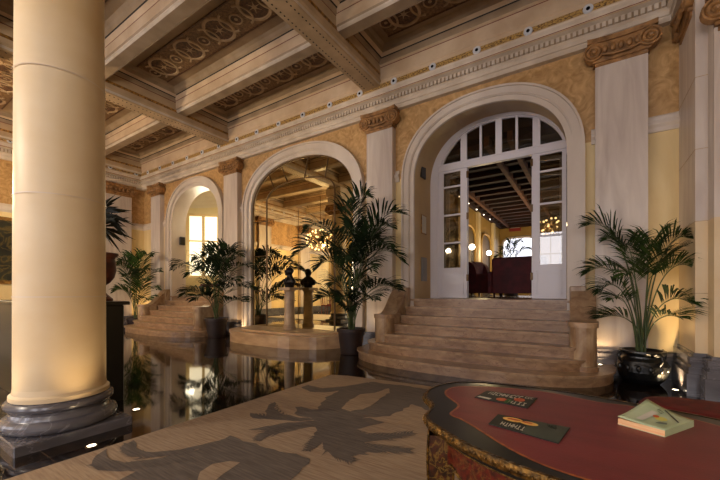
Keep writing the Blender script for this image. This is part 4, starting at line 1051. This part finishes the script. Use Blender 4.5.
def glyphs(b, UV, s0, s1, t0, h, cnt, m, seed):
    g = random.Random(seed); st = (s1 - s0) / cnt; wd = st * .2
    def stroke(a, c_, w2=wd):
        (x0, y0), (x1, y1) = a, c_; dx, dy = x1 - x0, y1 - y0
        if abs(dx) > abs(dy) * .3: patch(b, UV, [(x0, y0 - h * .1), (x1, y1 - h * .1), (x1, y1 + h * .1), (x0, y0 + h * .1)], m)
        else: patch(b, UV, [(x0 - w2 / 2, y0), (x0 + w2 / 2, y0), (x1 + w2 / 2, y1), (x1 - w2 / 2, y1)], m)
    for i in range(cnt):
        x = s0 + st * i; k = g.randrange(5); x2 = x + st * .68
        if k in (0, 1, 3): stroke((x, t0), (x, t0 + h))
        if k in (1, 3): stroke((x2, t0), (x2, t0 + h))
        if k in (0, 2): stroke((x, t0 + h), (x2, t0 + h))
        if k in (0, 2, 4): stroke((x, t0), (x2, t0))
        if k == 3: stroke((x, t0 + h * .5), (x2, t0 + h * .5))
        if k in (2, 4): stroke((x + st * .35, t0), (x + st * .35, t0 + h))
o, UV = quad_thing('leaflet', [(474.5, 397), (487, 390.5), (537.5, 398), (527.5, 408)], .003, 'dark food leaflet with pale lettering, farther of two on the red leather', 'leaflet', 'paper_dark')
b = MB(); glyphs(b, UV, .12, .78, .62, .28, 9, 'paper_white', 4); patch(b, UV, ell(.47, .28, .1, .16), 'food_orange'); patch(b, UV, ell(.75, .55, .1, .17), 'food_orange'); patch(b, UV, ell(.6, .25, .06, .2), 'food_green')
patch(b, UV, [(.03, .1), (.28, .05), (.3, .2), (.05, .22)], 'paper_white'); glyphs(b, UV, .62, .95, .12, .22, 4, 'paper_white', 9); glyphs(b, UV, .8, .96, .8, .14, 3, 'paper_white', 2)
b.build('print', o)
o, UV = quad_thing('leaflet', [(488.5, 423.5), (498, 414), (570, 427.5), (558.5, 443)], .003, 'dark leaflet with a long sandwich picture, nearer of two on the red leather', 'leaflet', 'paper_dark')
b = MB(); patch(b, UV, [(.5, 0), (1, 0), (1, 1), (.48, 1)], 'paper_green'); [b.add([tuple(Vector(UV(*p_)) + Vector((0, 0, .0006))) for p_ in e_], [tuple(range(14))], 'food_yellow') for e_ in (ell(.26, .74, .15, .17), ell(.50, .70, .13, .13))]
b2 = [(UVp) for UVp in ()]
glyphs(b, UV, .16, .52, .16, .26, 6, 'paper_white', 11); glyphs(b, UV, .74, .88, .75, .15, 3, 'paper_white', 12); b.build('print', o)
b = MB()
for e, mm, dz in ((ell(.27, .76, .10, .06), 'food_orange', .0008), (ell(.47, .73, .08, .05), 'food_orange', .0008)): b.add([tuple(Vector(UV(*p_)) + Vector((0, 0, dz + .0006))) for p_ in e], [tuple(range(14))], mm)
b.build('picture_filling', o)

L0, F0, R0 = at(617.6, 424.4, Z=TZ), at(665, 437.6, Z=TZ), at(694, 427, Z=TZ)
B0 = L0 + R0 - F0; c = (L0 + R0) / 2
o = thing('paper_book', (c.x, c.y, TZ + .001), 'thick pale green paperback with a curled cover lying on the red leather', 'book')
q = [(p_.x - c.x, p_.y - c.y) for p_ in (L0, F0, R0, B0)]; TH = .020
MB().prism([(x * .99, y * .99) for x, y in q], 0.001, TH, 'book_pages').build('page_block', o)
MB().prism(q, 0, .0015, 'book_cover').build('back_cover', o)
b = MB(); K = 10; gv = []
Lq, Fq, Rq, Bq = [Vector((x, y, 0)) for x, y in q]
def cov(s_, t_, e=0):                     # s along front edge L->F, t towards the back
    p_ = Lq.lerp(Fq, s_).lerp(Bq.lerp(Rq, s_), t_); lift = .034 * ((1 - s_) ** 1.5) * (t_ ** 1.5) + .006 * (1 - s_) ** 2
    return (p_.x, p_.y, TH + .002 + lift + e)
for i in range(K + 1):
    for j in range(K + 1): gv.append(cov(i / K, j / K))
b.add(gv, [(i * (K + 1) + j, (i + 1) * (K + 1) + j, (i + 1) * (K + 1) + j + 1, i * (K + 1) + j + 1) for i in range(K) for j in range(K)], 'book_cover', True)
fc = b.build('front_cover', o); so = fc.modifiers.new('th', 'SOLIDIFY'); so.thickness = .0015
MB().add([(Fq.x, Fq.y, .001), (Rq.x, Rq.y, .001), (Rq.x, Rq.y, TH + .001), (Fq.x, Fq.y, TH + .001)], [(0, 1, 2, 3)], 'book_cover').build('spine', o)
b = MB()
def cp(pts_, m, e=.0016): b.add([cov(s_, t_, e) for s_, t_ in pts_], [tuple(range(len(pts_)))], m)
cp(ell(.50, .52, .06, .06), 'food_orange', .003); cp(ell(.62, .5, .12, .1), 'book_yellow'); cp([(.66, .22), (.86, .3), (.8, .4), (.68, .34)], 'book_grey'); cp([(.3, .15), (.45, .15), (.45, .7), (.3, .7)], 'paper_white', .0022)
cp([(.44, .9), (.47, .92), (.94, .58), (.93, .54)], 'dark_box', .0034)
for k in range(4): cp([(.36 + .04 * k, .78 - .03 * k), (.37 + .04 * k, .88 - .03 * k), (.385 + .04 * k, .88 - .03 * k), (.375 + .04 * k, .78 - .03 * k)], 'dark_box', .0034)
b.build('cover_print', o)

# red upholstered stool behind the table
sp = at(712, 412, Z=.47)
o = thing('footstool', (sp.x, sp.y + .02, .003), 'red velvet seat with carved gilt frame just behind the writing table', 'stool', rz=.0)
sh = [(.36 * math.copysign(abs(math.cos(a)) ** .8, math.cos(a)), .24 * math.copysign(abs(math.sin(a)) ** .8, math.sin(a))) for a in [2 * PI * i / 32 for i in range(32)]]
MB().prism(sh, .37, .42, 'gilt').build('seat_frame', o)
b = MB(); zz = [(.42, .96), (.45, .99), (.475, .93), (.49, .75), (.495, .4)]
for (z0, k0), (z1, k1) in zip(zz, zz[1:]): b.add([(x * k0, y * k0, z0) for x, y in sh] + [(x * k1, y * k1, z1) for x, y in sh], [(i, (i + 1) % 32, 32 + (i + 1) % 32, 32 + i) for i in range(32)], 'red_velvet', True)
b.add([(x * .4, y * .4, .495) for x, y in sh], [tuple(range(32))], 'red_velvet'); b.build('cushion', o)
for x in (-.27, .27):
    for y in (-.16, .16): MB().tube([(x, y, .38), (x * 1.12, y * 1.15, .3), (x * 1.0, y, .12), (x * 1.1, y * 1.1, .0135)], .026, 'gilt', 8, r1=.016).build('leg', o)

# ------------------------------------------------------------------ recessed floor lights (modelled fittings), the lamps in them and added hall fill
def spot(loc, tgt, power, size=70, col=(1, .70, .36), blend=.8, r=.04):
    l = bpy.data.lights.new('uplight', 'SPOT'); l.energy = power; l.spot_size = math.radians(size); l.spot_blend = blend; l.color = col; l.shadow_soft_size = r
    o = bpy.data.objects.new('uplight', l); COL.objects.link(o); o.location = loc
    o.rotation_euler = (Vector(tgt) - Vector(loc)).to_track_quat('-Z', 'Y').to_euler()
def point(loc, power, col, r=.2):
    l = bpy.data.lights.new('lamp', 'POINT'); l.energy = power; l.color = col; l.shadow_soft_size = r
    o = bpy.data.objects.new('lamp', l); COL.objects.link(o); o.location = loc
def area(loc, tgt, sx, sy, power, col):
    l = bpy.data.lights.new('daylight', 'AREA'); l.shape = 'RECTANGLE'; l.size = sx; l.size_y = sy; l.energy = power; l.color = col
    o = bpy.data.objects.new('daylight', l); COL.objects.link(o); o.location = loc
    o.rotation_euler = (Vector(tgt) - Vector(loc)).to_track_quat('-Z', 'Y').to_euler()
def floor_light(x, y, label, tgt, power, size=70, z=0):
    o = thing('floor_light', (x, y, z), label, 'light', 'recessed floor uplights')
    MB().lathe([(.042, .0), (.042, .005), (.03, .006)], 'brass', n=20, caps=False).build('rim', o)
    MB().lathe([(0, .005), (.03, .005)], 'spot_disc', n=20, caps=False).build('lens', o)
    spot((x, y, z + .03), tgt, power, size)
floor_light(-3.29, 1.15, 'small round floor light in front of the big column plinth', (-3.75, 1.15, 2.6), 22, 75)
floor_light(-3.92, 1.76, 'small round floor light behind the big column plinth', (-3.92, 1.35, 2.6), 22, 75)
floor_light(-3.92, .55, 'floor light at the near side of the column plinth, outside the view', (-3.92, .9, 2.6), 22, 75)
floor_light(.86, 5.25, 'small round floor light at the foot of the right pier', (1.15, 5.6, 2.2), 3, 70)
WALLUP = [(.145, 6.2, 14, .155), (.91, 5.78, 65, 0), (-3.48, 6.12, 22, .155), (-8.1, 6.2, 24, 0), (-12.46, 6.12, 16, .155), (-13.5, 6.2, 48, 0)]  # first entry, on the right tread, is added to brighten the wall behind
WL = {(.145, 6.2): 'small added uplight on the lowest tread at the right end of the main staircase', (.91, 5.78): 'small floor uplight between the black palm urn and the right pier',
      (-3.48, 6.12): 'small uplight on the lowest tread at the left end of the main staircase', (-8.1, 6.2): 'small floor uplight at the left foot of the mirror arch',
      (-12.46, 6.12): 'small uplight on the lowest tread of the far left staircase', (-13.5, 6.2): 'small floor uplight in the far left corner of the hall'}
for x, y, e, z_ in WALLUP: floor_light(x, y, WL[(x, y)], (x - (.1 if x > .8 else 0), YW + .25, 2.9), e, 105, z=z_)
for y in (4.9, 1.6, -.1, -1.4, -3.2): floor_light(XL + .35, y, 'small floor uplight against the end wall', (XL, y, 3.2), 22, 90)

WARM = (1, .72, .42)
point((-10.8, -.24, 3.5), 620, (1, .76, .46), .05)
point((-5.6, -1.5, 3.2), 200, (1, .86, .68), .1)  # unseen fill lamp without a fitting, added to brighten hall and ceiling
point((0, -3.0, 3.4), 150, (1, .88, .70), .1)  # second added fill lamp, behind the camera and without a fitting
for c_ in wins: area((c_, YB + .15, 2.7), (c_, 3, 3.4), 1.5, 3.3, 95, (1, .95, .95))
point((-11.6, 7.5, 4.2), 60, (1, .86, .6), .3); point((-13.0, 7.6, 2.6), 25, (1, .86, .6), .3)
for p_, e in (((-2.9, 12, 2.75), 40), ((-2.9, 14.4, 2.75), 40), ((-1, 12, 3.2), 45), ((-1.6, 15.2, 2.8), 30)): point(p_, e, (1, .74, .38), .12)
area((X1 - .1, 12.5, 2.6), (0, 12.5, 1.5), 2.8, 2.0, 25, (.95, .97, 1))

wd = bpy.data.worlds.new('hall_world'); S.world = wd; wd.use_nodes = True
wd.node_tree.nodes['Background'].inputs[0].default_value = (.75, .85, 1, 1); wd.node_tree.nodes['Background'].inputs[1].default_value = .3

cam = bpy.data.cameras.new('camera'); co = bpy.data.objects.new('camera', cam); COL.objects.link(co)
cam.sensor_width = 36; cam.lens = 349 / 720 * 36; cam.shift_y = 52 / 720; cam.clip_start = .05
co.location = (0, 0, EYE); co.rotation_euler = (PI / 2, 0, math.atan2(.547, .837))
S.camera = co
S.view_settings.view_transform = 'Standard'; S.view_settings.look = 'None'; S.view_settings.gamma = 1; S.view_settings.use_curve_mapping = False
S.view_settings.exposure = .07
